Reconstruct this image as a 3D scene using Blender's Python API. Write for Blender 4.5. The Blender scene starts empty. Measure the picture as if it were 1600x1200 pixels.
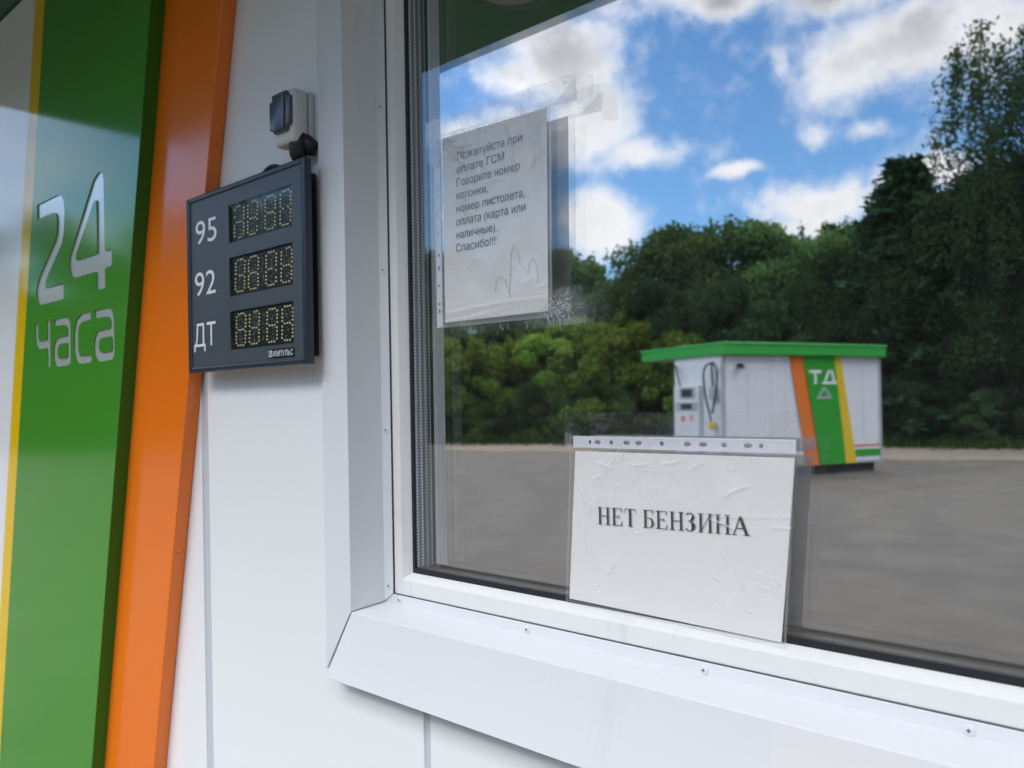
import bpy, bmesh, math, random
import numpy as np
from mathutils import Vector, Matrix, noise
from mathutils.geometry import delaunay_2d_cdt

R = math.radians
sc = bpy.context.scene
COL = sc.collection

# ------------------------------------------------------------------ camera
EYE = Vector((0.0, -0.915, 1.60))
TH = R(47.6)
ROLL = 0.0165
fwd = Vector((-math.cos(TH), math.sin(TH), 0))
rgt = Vector((math.sin(TH), math.cos(TH), 0))
up = Vector((0, 0, 1))
ax = rgt * math.cos(ROLL) - up * math.sin(ROLL)
ay = rgt * math.sin(ROLL) + up * math.cos(ROLL)
cam = bpy.data.cameras.new('camera')
cam.sensor_width = 36
cam.lens = 36 * 1300 / 1600
cam.shift_y = 32.5 / 1600
cam.clip_start = 0.01
cam.clip_end = 2000
cam.dof.use_dof = True
cam.dof.focus_distance = 1.25
cam.dof.aperture_fstop = 5.8
camo = bpy.data.objects.new('camera', cam)
COL.objects.link(camo)
m = Matrix((ax, ay, -fwd)).transposed().to_4x4()
m.translation = EYE
camo.matrix_world = m
sc.camera = camo

# ------------------------------------------------------------------ sun + exposure
SUN_EL, SUN_AZ = R(48), R(-52)            # azimuth measured from +y towards +x: behind the building, to the left
sun = bpy.data.lights.new('sun', 'SUN')
sun.energy = 0.5
sun.angle = R(0.6)
sun.color = (1.0, 0.94, 0.85)
suno = bpy.data.objects.new('sun', sun)
COL.objects.link(suno)
sdir = Vector((math.sin(SUN_AZ) * math.cos(SUN_EL), math.cos(SUN_AZ) * math.cos(SUN_EL), math.sin(SUN_EL)))
suno.rotation_euler = sdir.to_track_quat('Z', 'Y').to_euler()
suno.location = (0, 0, 60)
sc.view_settings.view_transform = 'Standard'
sc.view_settings.look = 'None'
sc.view_settings.gamma = 1
sc.view_settings.exposure = 1.45
sc.cycles.use_denoising = True
sc.cycles.max_bounces = 14
sc.cycles.glossy_bounces = 8
sc.cycles.diffuse_bounces = 4
sc.cycles.transparent_max_bounces = 24
sc.cycles.transmission_bounces = 6

# ------------------------------------------------------------------ sky
world = bpy.data.worlds.new('World')
sc.world = world
world.use_nodes = True
wt = world.node_tree
wt.nodes.clear()


class NT:
    """small helper for wiring math nodes"""
    def __init__(s, tree):
        s.t = tree

    def n(s, kind, **kw):
        nd = s.t.nodes.new(kind)
        for k, v in kw.items():
            setattr(nd, k, v)
        return nd

    def link(s, a, b):
        s.t.links.new(a, b)

    def put(s, sock, v):
        if isinstance(v, (int, float)):
            sock.default_value = v
        elif isinstance(v, (tuple, list)):
            sock.default_value = v
        else:
            s.link(v, sock)

    def m(s, op, a, b=0.0, c=0.0, clamp=False):
        nd = s.n('ShaderNodeMath', operation=op, use_clamp=clamp)
        s.put(nd.inputs[0], a)
        s.put(nd.inputs[1], b)
        s.put(nd.inputs[2], c)
        return nd.outputs[0]

    def smooth(s, x, lo, hi, a=0.0, b=1.0):
        nd = s.n('ShaderNodeMapRange', interpolation_type='SMOOTHSTEP')
        s.put(nd.inputs[0], x)
        s.put(nd.inputs[1], lo)
        s.put(nd.inputs[2], hi)
        s.put(nd.inputs[3], a)
        s.put(nd.inputs[4], b)
        return nd.outputs[0]

    def noise(s, vec, scale, detail=4, rough=0.55, dist=0.0, out='Fac'):
        nd = s.n('ShaderNodeTexNoise')
        if vec is not None:
            s.link(vec, nd.inputs['Vector'])
        nd.inputs['Scale'].default_value = scale
        nd.inputs['Detail'].default_value = detail
        nd.inputs['Roughness'].default_value = rough
        nd.inputs['Distortion'].default_value = dist
        return nd.outputs[out]

    def mixc(s, fac, a, b, mode='MIX'):
        nd = s.n('ShaderNodeMix', data_type='RGBA', blend_type=mode)
        s.put(nd.inputs[0], fac)
        s.put(nd.inputs[6], a)
        s.put(nd.inputs[7], b)
        return nd.outputs[2]

    def schlick(s, normal=None, f0=0.04):
        ge = s.n('ShaderNodeNewGeometry')
        dt = s.n('ShaderNodeVectorMath', operation='DOT_PRODUCT')
        s.link(ge.outputs['Incoming'], dt.inputs[0])
        s.link(normal if normal is not None else ge.outputs['Normal'], dt.inputs[1])
        c = s.m('SUBTRACT', 1.0, s.m('ABSOLUTE', dt.outputs['Value']), clamp=True)
        return s.m('MULTIPLY_ADD', s.m('POWER', c, 5.0), 1 - f0, f0)

    def mapping(s, vec, scale=(1, 1, 1), rot=(0, 0, 0), loc=(0, 0, 0)):
        nd = s.n('ShaderNodeMapping')
        s.link(vec, nd.inputs[0])
        nd.inputs[1].default_value = loc
        nd.inputs[2].default_value = rot
        nd.inputs[3].default_value = scale
        return nd.outputs[0]


w = NT(wt)
tc = w.n('ShaderNodeTexCoord')
DIRV = tc.outputs['Generated']
sky = w.n('ShaderNodeTexSky', sky_type='NISHITA', sun_disc=False)
sky.sun_elevation = SUN_EL
sky.sun_rotation = SUN_AZ
sky.air_density = 1.0
sky.dust_density = 0.6
sky.ozone_density = 2.0
sepd = w.n('ShaderNodeSeparateXYZ')
w.link(DIRV, sepd.inputs[0])
dx, dy, dz = sepd.outputs
az = w.m('MULTIPLY', w.m('ARCTAN2', dx, w.m('MULTIPLY', dy, -1.0)), 57.29578)
el = w.m('MULTIPLY', w.m('ARCSINE', dz), 57.29578)
# cumulus of this sky: (azimuth, elevation, half width, half height, weight)
CLOUDS = [(-38.7, 22.3, 4.0, 2.7, 1.0), (-36.7, 18.8, 2.7, 3.0, .95), (-42.2, 21.5, 1.8, 1.4, .8), (-33.6, 16.6, 2.5, 1.0, .85),
          (-36.3, 12.4, 2.4, 2.1, .95), (-27.1, 14.8, 1.7, 0.55, .8), (-28.6, 25.6, 5.6, 1.3, .9), (-19.9, 20.6, 3.2, 2.4, 1.0),
          (-16.4, 21.3, 4.6, 2.1, 1.0), (-12.0, 21.2, 3.8, 2.2, .9), (-24.3, 21.2, 0.6, 0.8, .55), (-22.1, 16.6, 1.2, 0.8, .5),
          (-18.8, 16.4, 1.6, 0.6, .6), (-21.9, 12.5, 3.6, 1.4, .95), (-17.8, 13.1, 1.9, 0.9, .7), (-44.7, 18.0, 2.9, 1.0, .8),
          (-42.0, 18.2, 2.6, 1.5, .7), (-14.6, 13.8, 2.1, 1.1, .8), (-23.5, 11.3, 2.7, 1.0, .8), (-19.5, 25.5, 5.0, 2.2, 1.0)]
acc = None
wob = w.noise(DIRV, 9.0, 3, 0.5, out='Color')
sw = w.n('ShaderNodeSeparateXYZ')
w.link(wob, sw.inputs[0])
azw = w.m('MULTIPLY_ADD', w.m('SUBTRACT', sw.outputs[0], 0.5), 4.0, az)
elw = w.m('MULTIPLY_ADD', w.m('SUBTRACT', sw.outputs[1], 0.5), 2.6, el)
for a0, e0, ra, re_, wgt in CLOUDS:
    p = w.m('MULTIPLY_ADD', azw, 1 / ra, -a0 / ra)
    q = w.m('MULTIPLY_ADD', elw, 1 / re_, -e0 / re_)
    g = w.m('EXPONENT', w.m('MULTIPLY', w.m('ADD', w.m('MULTIPLY', p, p), w.m('MULTIPLY', q, q)), -0.8))
    g = w.m('MULTIPLY', g, wgt * 1.5)
    acc = g if acc is None else w.m('SMOOTH_MAX', acc, g, 0.25)
# broken cloud over the rest of the sky, none in the gap that holds the cumulus above
gap = w.m('MULTIPLY', w.smooth(az, -62, -50), w.m('SUBTRACT', 1.0, w.smooth(az, 0, 16)))
gap = w.m('MULTIPLY', gap, w.m('SUBTRACT', 1.0, w.smooth(el, 27, 36)))
rest = w.m('MULTIPLY', w.m('SUBTRACT', 1.0, gap), w.smooth(w.noise(DIRV, 2.6, 6, 0.58), 0.36, 0.62))
fine = w.noise(DIRV, 17.0, 8, 0.62)
fine2 = w.noise(DIRV, 45.0, 5, 0.6)
dens = w.m('ADD', w.m('MAXIMUM', acc, rest), w.m('MULTIPLY', w.m('SUBTRACT', fine, 0.5), 1.7))
dens = w.m('ADD', dens, w.m('MULTIPLY', w.m('SUBTRACT', fine2, 0.5), 0.7))
mask = w.smooth(dens, 0.12, 1.18)
thick = w.smooth(w.m('ADD', dens, w.m('MULTIPLY', w.m('SUBTRACT', w.noise(DIRV, 15.0, 7, 0.58), 0.5), 2.4)), 0.45, 1.9)
hi = w.smooth(el, 17.5, 25.0)
thick = w.m('MULTIPLY', thick, w.m('MULTIPLY_ADD', hi, 0.75, 0.25))
ccol = w.mixc(thick, (0.56, 0.56, 0.565, 1), (0.22, 0.225, 0.24, 1))
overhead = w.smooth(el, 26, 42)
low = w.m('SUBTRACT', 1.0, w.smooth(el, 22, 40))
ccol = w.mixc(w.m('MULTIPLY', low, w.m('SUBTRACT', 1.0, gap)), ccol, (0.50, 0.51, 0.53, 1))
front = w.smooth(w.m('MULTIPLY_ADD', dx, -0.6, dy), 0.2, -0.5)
bright = w.mixc(front, (0.9, 0.89, 0.87, 1), (5.5, 5.5, 5.55, 1))  # unseen overhead cloud brightened on this side, added to light the wall
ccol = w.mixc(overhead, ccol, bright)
skyc = w.mixc(1.0, sky.outputs[0], (0.056, 0.080, 0.096, 1), 'MULTIPLY')
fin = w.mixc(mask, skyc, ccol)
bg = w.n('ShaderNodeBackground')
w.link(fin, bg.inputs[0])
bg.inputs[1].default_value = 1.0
wo = w.n('ShaderNodeOutputWorld')
w.link(bg.outputs[0], wo.inputs[0])


# ------------------------------------------------------------------ materials
def principled(name, base, rough=0.5, spec=0.5, metal=0.0, var=0.0, vscale=3.0, bump=0.0, bscale=40.0, coat=0.0, dirt=0.0, dirt_col=(0.25, 0.23, 0.2), dscale=6.0, dlo=.6):
    mt = bpy.data.materials.new(name)
    mt.use_nodes = True
    t = NT(mt.node_tree)
    b = mt.node_tree.nodes['Principled BSDF']
    b.inputs['Roughness'].default_value = rough
    b.inputs['Specular IOR Level'].default_value = spec
    b.inputs['Metallic'].default_value = metal
    b.inputs['Coat Weight'].default_value = coat
    b.inputs['Coat Roughness'].default_value = 0.05
    c = (*base, 1)
    b.inputs['Base Color'].default_value = c
    co = t.n('ShaderNodeTexCoord').outputs['Object']
    col = None
    if var:
        nz = t.noise(co, vscale, 5, 0.6)
        col = t.mixc(nz, tuple(min(1, v * (1 - var)) for v in base) + (1,), tuple(min(1, v * (1 + var)) for v in base) + (1,))
    if dirt:
        dn = t.noise(t.mapping(co, (1, 1, 0.25)), dscale, 8, 0.7)
        f = t.m('MULTIPLY', t.smooth(dn, dlo, dlo + .16), dirt)
        col = t.mixc(f, col if col is not None else c, dirt_col + (1,))
    if col is not None:
        t.link(col, b.inputs['Base Color'])
    if bump:
        bp = t.n('ShaderNodeBump')
        bp.inputs['Strength'].default_value = bump
        bp.inputs['Distance'].default_value = 0.01
        t.link(t.noise(co, bscale, 3, 0.5), bp.inputs['Height'])
        t.link(bp.outputs[0], b.inputs['Normal'])
    return mt


def glass_mat(name, fac, tint=(1, 1, 1), rough=0.0, lean=0.0, dust=0.0):
    mt = bpy.data.materials.new(name)
    mt.use_nodes = True
    t = NT(mt.node_tree)
    mt.node_tree.nodes.clear()
    tr = t.n('ShaderNodeBsdfTransparent')
    gl = t.n('ShaderNodeBsdfGlossy')
    gl.inputs['Color'].default_value = (*tint, 1)
    gl.inputs['Roughness'].default_value = rough
    co = t.n('ShaderNodeTexCoord').outputs['Object']
    bp = t.n('ShaderNodeBump')                     # float glass is never quite flat
    bp.inputs['Strength'].default_value = 0.02
    bp.inputs['Distance'].default_value = 0.004
    t.link(t.noise(co, 5.0, 1, 0.4), bp.inputs['Height'])
    t.link(bp.outputs[0], gl.inputs['Normal'])
    mx = t.n('ShaderNodeMixShader')
    ge = t.n('ShaderNodeNewGeometry')
    dt = t.n('ShaderNodeVectorMath', operation='DOT_PRODUCT')
    t.link(ge.outputs['Incoming'], dt.inputs[0])
    t.link(ge.outputs['Normal'], dt.inputs[1])
    cc = t.m('SUBTRACT', 1.0, t.m('ABSOLUTE', dt.outputs['Value']), clamp=True)
    extra = t.m('MULTIPLY', t.m('MULTIPLY', cc, cc), lean)     # coated glass mirrors more at a slant
    t.link(t.m('ADD', t.m('ADD', t.schlick(), extra), fac - 0.06, clamp=True), mx.inputs[0])
    t.link(tr.outputs[0], mx.inputs[1])
    t.link(gl.outputs[0], mx.inputs[2])
    last = mx.outputs[0]
    if dust:
        df = t.n('ShaderNodeBsdfDiffuse')
        df.inputs[0].default_value = (0.8, 0.8, 0.78, 1)
        m2 = t.n('ShaderNodeMixShader')
        dn_ = t.noise(t.mapping(co, (1, 1, .5)), 6.0, 7, 0.65)
        t.link(t.m('MULTIPLY', t.m('POWER', dn_, 2.0), dust), m2.inputs[0])
        t.link(last, m2.inputs[1])
        t.link(df.outputs[0], m2.inputs[2])
        last = m2.outputs[0]
    o = t.n('ShaderNodeOutputMaterial')
    t.link(last, o.inputs[0])
    return mt


def film_mat(name, fac, bump, scale, stretch=(1, 1, 1), rough=0.06, haze=0.0, rot=(0, 0, 0), edge=0.0, crease_glint=0.0):
    """clear plastic: see-through, with wrinkles that catch the sky"""
    mt = bpy.data.materials.new(name)
    mt.use_nodes = True
    t = NT(mt.node_tree)
    mt.node_tree.nodes.clear()
    co = t.n('ShaderNodeTexCoord').outputs['Object']
    bp = t.n('ShaderNodeBump')
    bp.inputs['Strength'].default_value = bump
    bp.inputs['Distance'].default_value = 0.002
    t.link(t.noise(t.mapping(co, stretch, rot), scale, 2, 0.5), bp.inputs['Height'])
    tr = t.n('ShaderNodeBsdfTransparent')
    gl = t.n('ShaderNodeBsdfGlossy')
    gl.inputs['Roughness'].default_value = rough
    t.link(bp.outputs[0], gl.inputs['Normal'])
    mx = t.n('ShaderNodeMixShader')
    t.link(t.m('ADD', t.m('MULTIPLY', t.schlick(bp.outputs[0]), 1.4), fac - 0.05, clamp=True), mx.inputs[0])
    t.link(tr.outputs[0], mx.inputs[1])
    t.link(gl.outputs[0], mx.inputs[2])
    last = mx.outputs[0]
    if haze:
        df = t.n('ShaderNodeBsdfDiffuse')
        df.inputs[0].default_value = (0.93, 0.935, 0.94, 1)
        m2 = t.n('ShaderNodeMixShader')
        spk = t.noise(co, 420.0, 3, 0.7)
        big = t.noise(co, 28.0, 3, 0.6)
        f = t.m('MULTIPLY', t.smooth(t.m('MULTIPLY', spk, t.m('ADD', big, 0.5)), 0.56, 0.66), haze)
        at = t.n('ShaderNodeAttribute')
        at.attribute_name = 'crease_glint'                    # bent plastic whitened in the colour, standing in for its glints
        f = t.m('ADD', t.m('ADD', f, edge), t.m('MULTIPLY', at.outputs['Fac'], crease_glint), clamp=True)
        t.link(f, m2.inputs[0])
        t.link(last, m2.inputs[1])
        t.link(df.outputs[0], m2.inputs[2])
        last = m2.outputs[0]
    o = t.n('ShaderNodeOutputMaterial')
    t.link(last, o.inputs[0])
    return mt


M = {}
M['wall'] = principled('white_painted_steel', (0.75, 0.757, 0.77), 0.32, 0.45, var=0.03, vscale=2.5, bump=0.07, bscale=2.6, dirt=0.16, dirt_col=(0.45, 0.43, 0.4), dscale=7, dlo=.57)
M['wall_warm'] = principled('white_cladding_panel', (0.83, 0.83, 0.83), 0.38, 0.4, var=0.02, vscale=1.2, bump=0.05, bscale=1.6, dirt=0.5, dirt_col=(0.30, 0.28, 0.26), dscale=30, dlo=.69)
M['joint'] = principled('grey_panel_joint', (0.55, 0.57, 0.59), 0.5, var=0.05)
M['pvc'] = principled('white_window_plastic', (0.82, 0.81, 0.79), 0.30, 0.5, var=0.02, vscale=6, dirt=0.26, dirt_col=(0.50, 0.46, 0.40), dscale=12, dlo=.57)
M['rubber'] = principled('black_rubber', (0.012, 0.013, 0.015), 0.55)
M['gap'] = principled('dark_gap', (0.10, 0.10, 0.105), 0.8)
M['spacer'] = principled('grey_spacer_metal', (0.14, 0.155, 0.17), 0.35, metal=0.3)
M['bead'] = principled('pale_spacer_bead', (0.75, 0.76, 0.77), 0.4)
M['screw'] = principled('white_screw_head', (0.74, 0.75, 0.76), 0.35)
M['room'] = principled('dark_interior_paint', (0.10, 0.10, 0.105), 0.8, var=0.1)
M['glass'] = glass_mat('clear_window_glass', 0.20, dust=0.038)
M['glass_in'] = glass_mat('coated_inner_glass', 0.60, (0.95, 0.97, 1.0), lean=1.0)
M['green'] = principled('glossy_green_paint', (0.060, 0.27, 0.026), 0.10, 0.65, var=0.04, vscale=2, bump=0.012, bscale=1.7, dirt=0.25, dirt_col=(0.05, 0.2, 0.05), dscale=14, dlo=.68)
M['green_dark'] = principled('green_panel_edge', (0.028, 0.17, 0.012), 0.35, 0.4, var=0.06)
M['orange'] = principled('glossy_orange_paint', (0.86, 0.185, 0.010), 0.15, 0.6, var=0.03, vscale=2, bump=0.012, bscale=1.5, dirt=0.2, dirt_col=(.5, .15, .02), dscale=14, dlo=.7)
M['yellow'] = principled('glossy_yellow_paint', (0.80, 0.52, 0.01), 0.07, 0.6, var=0.04)
M['white_gloss'] = principled('glossy_white_panel', (0.80, 0.81, 0.81), 0.09, 0.6, var=0.03)
M['opal'] = principled('opal_acrylic', (0.70, 0.71, 0.71), 0.16, 0.6, metal=0.45, var=0.10, vscale=5)
M['soffit'] = principled('dark_green_soffit', (0.012, 0.10, 0.035), 0.5, 0.4, var=0.08)
M['lamp'] = principled('grey_lamp_cover', (0.30, 0.30, 0.31), 0.35)
M['steel_blue'] = principled('slate_grey_powder_coat', (0.062, 0.074, 0.090), 0.36, 0.45, var=0.03, vscale=8, bump=0.04, bscale=900)
M['steel_dark'] = principled('dark_housing_paint', (0.022, 0.030, 0.040), 0.32, 0.5, var=0.05)
M['led_bg'] = principled('black_circuit_board', (0.006, 0.008, 0.007), 0.35, var=0.3, vscale=120)
M['led'] = principled('unlit_cream_led', (0.80, 0.72, 0.38), 0.2)
M['led_print'] = principled('circuit_print', (0.32, 0.33, 0.28), 0.5)
M['cover'] = glass_mat('acrylic_cover', 0.05)
M['white_ink'] = principled('white_sign_film', (0.82, 0.83, 0.84), 0.35)
M['black_ink'] = principled('black_ink', (0.02, 0.02, 0.022), 0.6)
M['black_film'] = principled('black_sign_film', (0.010, 0.011, 0.014), 0.3)
M['box_plastic'] = principled('pale_grey_plastic', (0.60, 0.60, 0.585), 0.38, var=0.03)
M['lid_plastic'] = principled('smoky_grey_plastic', (0.075, 0.085, 0.105), 0.22, 0.5, var=0.1, vscale=20)
M['paper'] = principled('white_office_paper', (0.86, 0.84, 0.81), 0.85, 0.1, var=0.03, vscale=14, bump=0.25, bscale=16)
M['strip'] = principled('white_sleeve_strip', (0.78, 0.79, 0.83), 0.25, 0.5)
M['film'] = film_mat('clear_sleeve_film', 0.075, 0.08, 30.0, rough=0.10, haze=0.02, edge=0.03, crease_glint=0.50)
M['film_up'] = film_mat('creased_sleeve_film', 0.10, 0.10, 30.0, rough=0.14, haze=0.02, edge=0.14, crease_glint=0.17)
M['tape'] = film_mat('clear_tape', 0.04, 0.06, 40.0, (1, 1, 1), 0.10, haze=0.16, edge=0.008)
M['tape_up'] = film_mat('dusty_clear_tape', 0.07, 0.06, 40.0, (1, 1, 1), 0.12, haze=0.3, edge=0.13)
M['tape_old'] = film_mat('cracked_tape', 0.08, 0.25, 70.0, (1, 1, 1), 0.15, haze=0.35, edge=0.04)
M['tape_milky'] = film_mat('milky_tape', 0.08, 0.03, 30.0, (1, 1, 1), 0.15, haze=0.05, edge=0.10)
M['tape_curl'] = film_mat('curled_grey_tape', 0.05, 0.05, 30.0, rough=0.3, haze=0.01, edge=0.27)
M['pale_beige'] = principled('beige_tint', (0.78, 0.765, 0.75), 0.28, 0.5, var=0.02)
M['scuff'] = principled('pencil_smudge', (0.64, 0.62, 0.585), 0.9)
M['kiosk_white'] = principled('white_container_sheet', (0.75, 0.75, 0.75), 0.4, var=0.04, vscale=2, dirt=0.4, dirt_col=(0.45, 0.43, 0.4), dscale=3)
M['kiosk_green'] = principled('container_green', (0.03, 0.33, 0.03), 0.3, var=0.05)
M['kiosk_olive'] = principled('container_olive', (0.13, 0.26, 0.015), 0.3)
M['kiosk_orange'] = principled('container_orange', (0.80, 0.20, 0.03), 0.3)
M['kiosk_yellow'] = principled('container_yellow', (0.78, 0.52, 0.03), 0.3)
M['kiosk_red'] = principled('container_red_line', (0.75, 0.12, 0.06), 0.3)
M['roof_green'] = principled('roof_fascia_green', (0.035, 0.36, 0.05), 0.4, var=0.04)
M['hose'] = principled('black_hose', (0.015, 0.016, 0.018), 0.5)
M['plinth'] = principled('dark_concrete', (0.06, 0.06, 0.06), 0.9, var=0.3, vscale=5)
M['screen'] = principled('dark_display_glass', (0.05, 0.06, 0.07), 0.1)
M['pump_trim'] = principled('pump_grey', (0.42, 0.43, 0.44), 0.4)
M['cable'] = M['hose']


def ground_mat():
    mt = bpy.data.materials.new('worn_grey_asphalt')
    mt.use_nodes = True
    t = NT(mt.node_tree)
    b = mt.node_tree.nodes['Principled BSDF']
    co = t.n('ShaderNodeTexCoord').outputs['Object']
    big = t.noise(co, 0.22, 5, 0.6)
    mid = t.noise(co, 1.6, 6, 0.65)
    fin_ = t.noise(co, 42.0, 3, 0.6)
    c = t.mixc(big, (0.066, 0.057, 0.046, 1), (0.094, 0.081, 0.066, 1))
    c = t.mixc(t.smooth(mid, 0.35, 0.7), c, (0.106, 0.092, 0.075, 1))
    c = t.mixc(t.m('MULTIPLY', t.smooth(fin_, 0.45, 0.7), 0.35), c, (0.050, 0.045, 0.038, 1))
    # tyre tracks: long arcs swept by turning vehicles
    for cx, cy, r0, wd in ((-2.0, -16.5, 9.2, 0.35), (-2.2, -16.2, 7.4, 0.4), (-22.0, 2.0, 16.0, 0.4), (-22.5, 2.5, 18.0, 0.45), (3.5, -13.0, 8.2, 0.3), (3.2, -12.6, 6.6, 0.3)):
        sp = t.n('ShaderNodeSeparateXYZ')
        t.link(co, sp.inputs[0])
        px_ = t.m('SUBTRACT', sp.outputs[0], cx)
        py_ = t.m('SUBTRACT', sp.outputs[1], cy)
        rr = t.m('SQRT', t.m('ADD', t.m('MULTIPLY', px_, px_), t.m('MULTIPLY', py_, py_)))
        d = t.m('ABSOLUTE', t.m('SUBTRACT', rr, t.m('MULTIPLY_ADD', mid, 0.5, r0)))
        f = t.m('MULTIPLY', t.m('SUBTRACT', 1.0, t.smooth(d, 0.03, wd)), t.m('MULTIPLY', big, 0.45))
        c = t.mixc(f, c, (0.045, 0.042, 0.039, 1))
    t.link(c, b.inputs['Base Color'])
    b.inputs['Roughness'].default_value = 0.9
    bp = t.n('ShaderNodeBump')
    bp.inputs['Strength'].default_value = 0.5
    bp.inputs['Distance'].default_value = 0.02
    t.link(fin_, bp.inputs['Height'])
    t.link(bp.outputs[0], b.inputs['Normal'])
    return mt


def leaf_mat(name, c1, c2, trans=0.35, scale=0.9):
    mt = bpy.data.materials.new(name)
    mt.use_nodes = True
    t = NT(mt.node_tree)
    mt.node_tree.nodes.clear()
    co = t.n('ShaderNodeTexCoord').outputs['Object']
    oi = t.n('ShaderNodeObjectInfo')
    nz = t.noise(co, scale, 4, 0.6)
    f = t.smooth(nz, 0.3, 0.7)
    c = t.mixc(f, (*c1, 1), (*c2, 1))
    hs = t.n('ShaderNodeHueSaturation')
    t.link(c, hs.inputs['Color'])
    t.link(t.m('MULTIPLY_ADD', oi.outputs['Random'], 0.6, 0.70), hs.inputs['Value'])
    t.link(t.m('MULTIPLY_ADD', oi.outputs['Random'], 0.03, 0.485), hs.inputs['Hue'])
    df = t.n('ShaderNodeBsdfDiffuse')
    tl = t.n('ShaderNodeBsdfTranslucent')
    t.link(hs.outputs[0], df.inputs[0])
    t.link(hs.outputs[0], tl.inputs[0])
    mx = t.n('ShaderNodeMixShader')
    mx.inputs[0].default_value = trans
    t.link(df.outputs[0], mx.inputs[1])
    t.link(tl.outputs[0], mx.inputs[2])
    o = t.n('ShaderNodeOutputMaterial')
    t.link(mx.outputs[0], o.inputs[0])
    return mt


M['asphalt'] = ground_mat()
M['sand'] = principled('sandy_verge', (0.19, 0.155, 0.112), 0.95, var=0.25, vscale=0.7, bump=0.6, bscale=12, dirt=0.6, dirt_col=(0.10, 0.088, 0.07), dscale=1.5, dlo=.5)
M['soil'] = principled('forest_soil', (0.05, 0.06, 0.025), 0.95, var=0.4, vscale=0.8)
M['grass'] = leaf_mat('verge_grass', (0.03, 0.06, 0.012), (0.055, 0.085, 0.02), 0.3, 0.5)
M['leaf_bush'] = leaf_mat('willow_leaf', (0.085, 0.160, 0.028), (0.215, 0.290, 0.050), 0.4, 4.0)
M['leaf_mid'] = leaf_mat('broadleaf', (0.048, 0.100, 0.036), (0.120, 0.190, 0.062), 0.3, 5.0)
M['leaf_dark'] = leaf_mat('dark_broadleaf', (0.026, 0.056, 0.024), (0.066, 0.112, 0.042), 0.3, 5.0)
M['needle'] = leaf_mat('spruce_needles', (0.020, 0.048, 0.022), (0.045, 0.085, 0.036), 0.2, 0.8)
M['leaf_birch'] = leaf_mat('birch_leaf', (0.035, 0.065, 0.025), (0.07, 0.11, 0.04), 0.35, 0.6)
M['bark'] = principled('brown_bark', (0.07, 0.055, 0.042), 0.9, var=0.4, vscale=6)
M['bark_birch'] = principled('birch_bark', (0.34, 0.33, 0.31), 0.8, var=0.05, dirt=0.9, dirt_col=(0.05, 0.05, 0.05), dscale=3, dlo=.5)


# ------------------------------------------------------------------ builders
class MB:
    def __init__(s):
        s.b = bmesh.new()

    def face(s, pts):
        try:
            return s.b.faces.new([s.b.verts.new(p) for p in pts])
        except ValueError:
            return None

    def box(s, x0, x1, y0, y1, z0, z1, mat=None):
        v = [Vector((x, y, z)) for x in (x0, x1) for y in (y0, y1) for z in (z0, z1)]
        if mat is not None:
            v = [mat @ p for p in v]
        v = [s.b.verts.new(p) for p in v]
        for f in ((0, 1, 3, 2), (4, 6, 7, 5), (0, 4, 5, 1), (2, 3, 7, 6), (0, 2, 6, 4), (1, 5, 7, 3)):
            s.b.faces.new([v[i] for i in f])
        return s

    def loft(s, A, B):
        """closed solid between two equal-length rings"""
        a = [s.b.verts.new(p) for p in A]
        b = [s.b.verts.new(p) for p in B]
        n = len(a)
        for i in range(n):
            s.b.faces.new((a[i], a[(i + 1) % n], b[(i + 1) % n], b[i]))
        s.b.faces.new(a[::-1])
        s.b.faces.new(b)
        return s

    def prism(s, poly, y0, y1):
        """polygon in x,z extruded along y"""
        return s.loft([(x, y0, z) for x, z in poly], [(x, y1, z) for x, z in poly])

    def profile_x(s, poly, x0, x1, cut0=None):
        """profile in y,z swept along x; cut0(y,z) gives the left end"""
        A = [((cut0(y, z) if cut0 else x0), y, z) for y, z in poly]
        return s.loft(A, [(x1, y, z) for y, z in poly])

    def ring(s, c, u, v, r, n):
        return [s.b.verts.new(c + u * (r * math.cos(2 * math.pi * i / n)) + v * (r * math.sin(2 * math.pi * i / n))) for i in range(n)]

    def tube(s, pts, radii, n=10):
        pts = [Vector(p) for p in pts]
        if isinstance(radii, (int, float)):
            radii = [radii] * len(pts)
        prev = None
        u = None
        for i, p in enumerate(pts):
            d = (pts[min(i + 1, len(pts) - 1)] - pts[max(i - 1, 0)])
            if d.length < 1e-9:
                d = Vector((0, 0, 1))
            d.normalize()
            if u is None:
                u = d.orthogonal().normalized()
            else:
                u = (u - d * u.dot(d))
                u = u.normalized() if u.length > 1e-6 else d.orthogonal().normalized()
            r = s.ring(p, u, d.cross(u), radii[i], n)
            if prev:
                for k in range(n):
                    s.b.faces.new((prev[k], prev[(k + 1) % n], r[(k + 1) % n], r[k]))
            else:
                s.b.faces.new(r[::-1])
            prev = r
        s.b.faces.new(prev)
        return s

    def grid(s, nx, nz, fn):
        v = [[s.b.verts.new(fn(i / nx, j / nz)) for i in range(nx + 1)] for j in range(nz + 1)]
        for j in range(nz):
            for i in range(nx):
                s.b.faces.new((v[j][i], v[j][i + 1], v[j + 1][i + 1], v[j + 1][i]))
        return s

    def build(s, name, mat, parent=None, bevel=0.0, smooth=False, seg=2, auto=None):
        bmesh.ops.recalc_face_normals(s.b, faces=s.b.faces[:])
        me = bpy.data.meshes.new(name)
        s.b.to_mesh(me)
        s.b.free()
        return link(name, me, mat, parent, bevel, smooth, seg)


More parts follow.
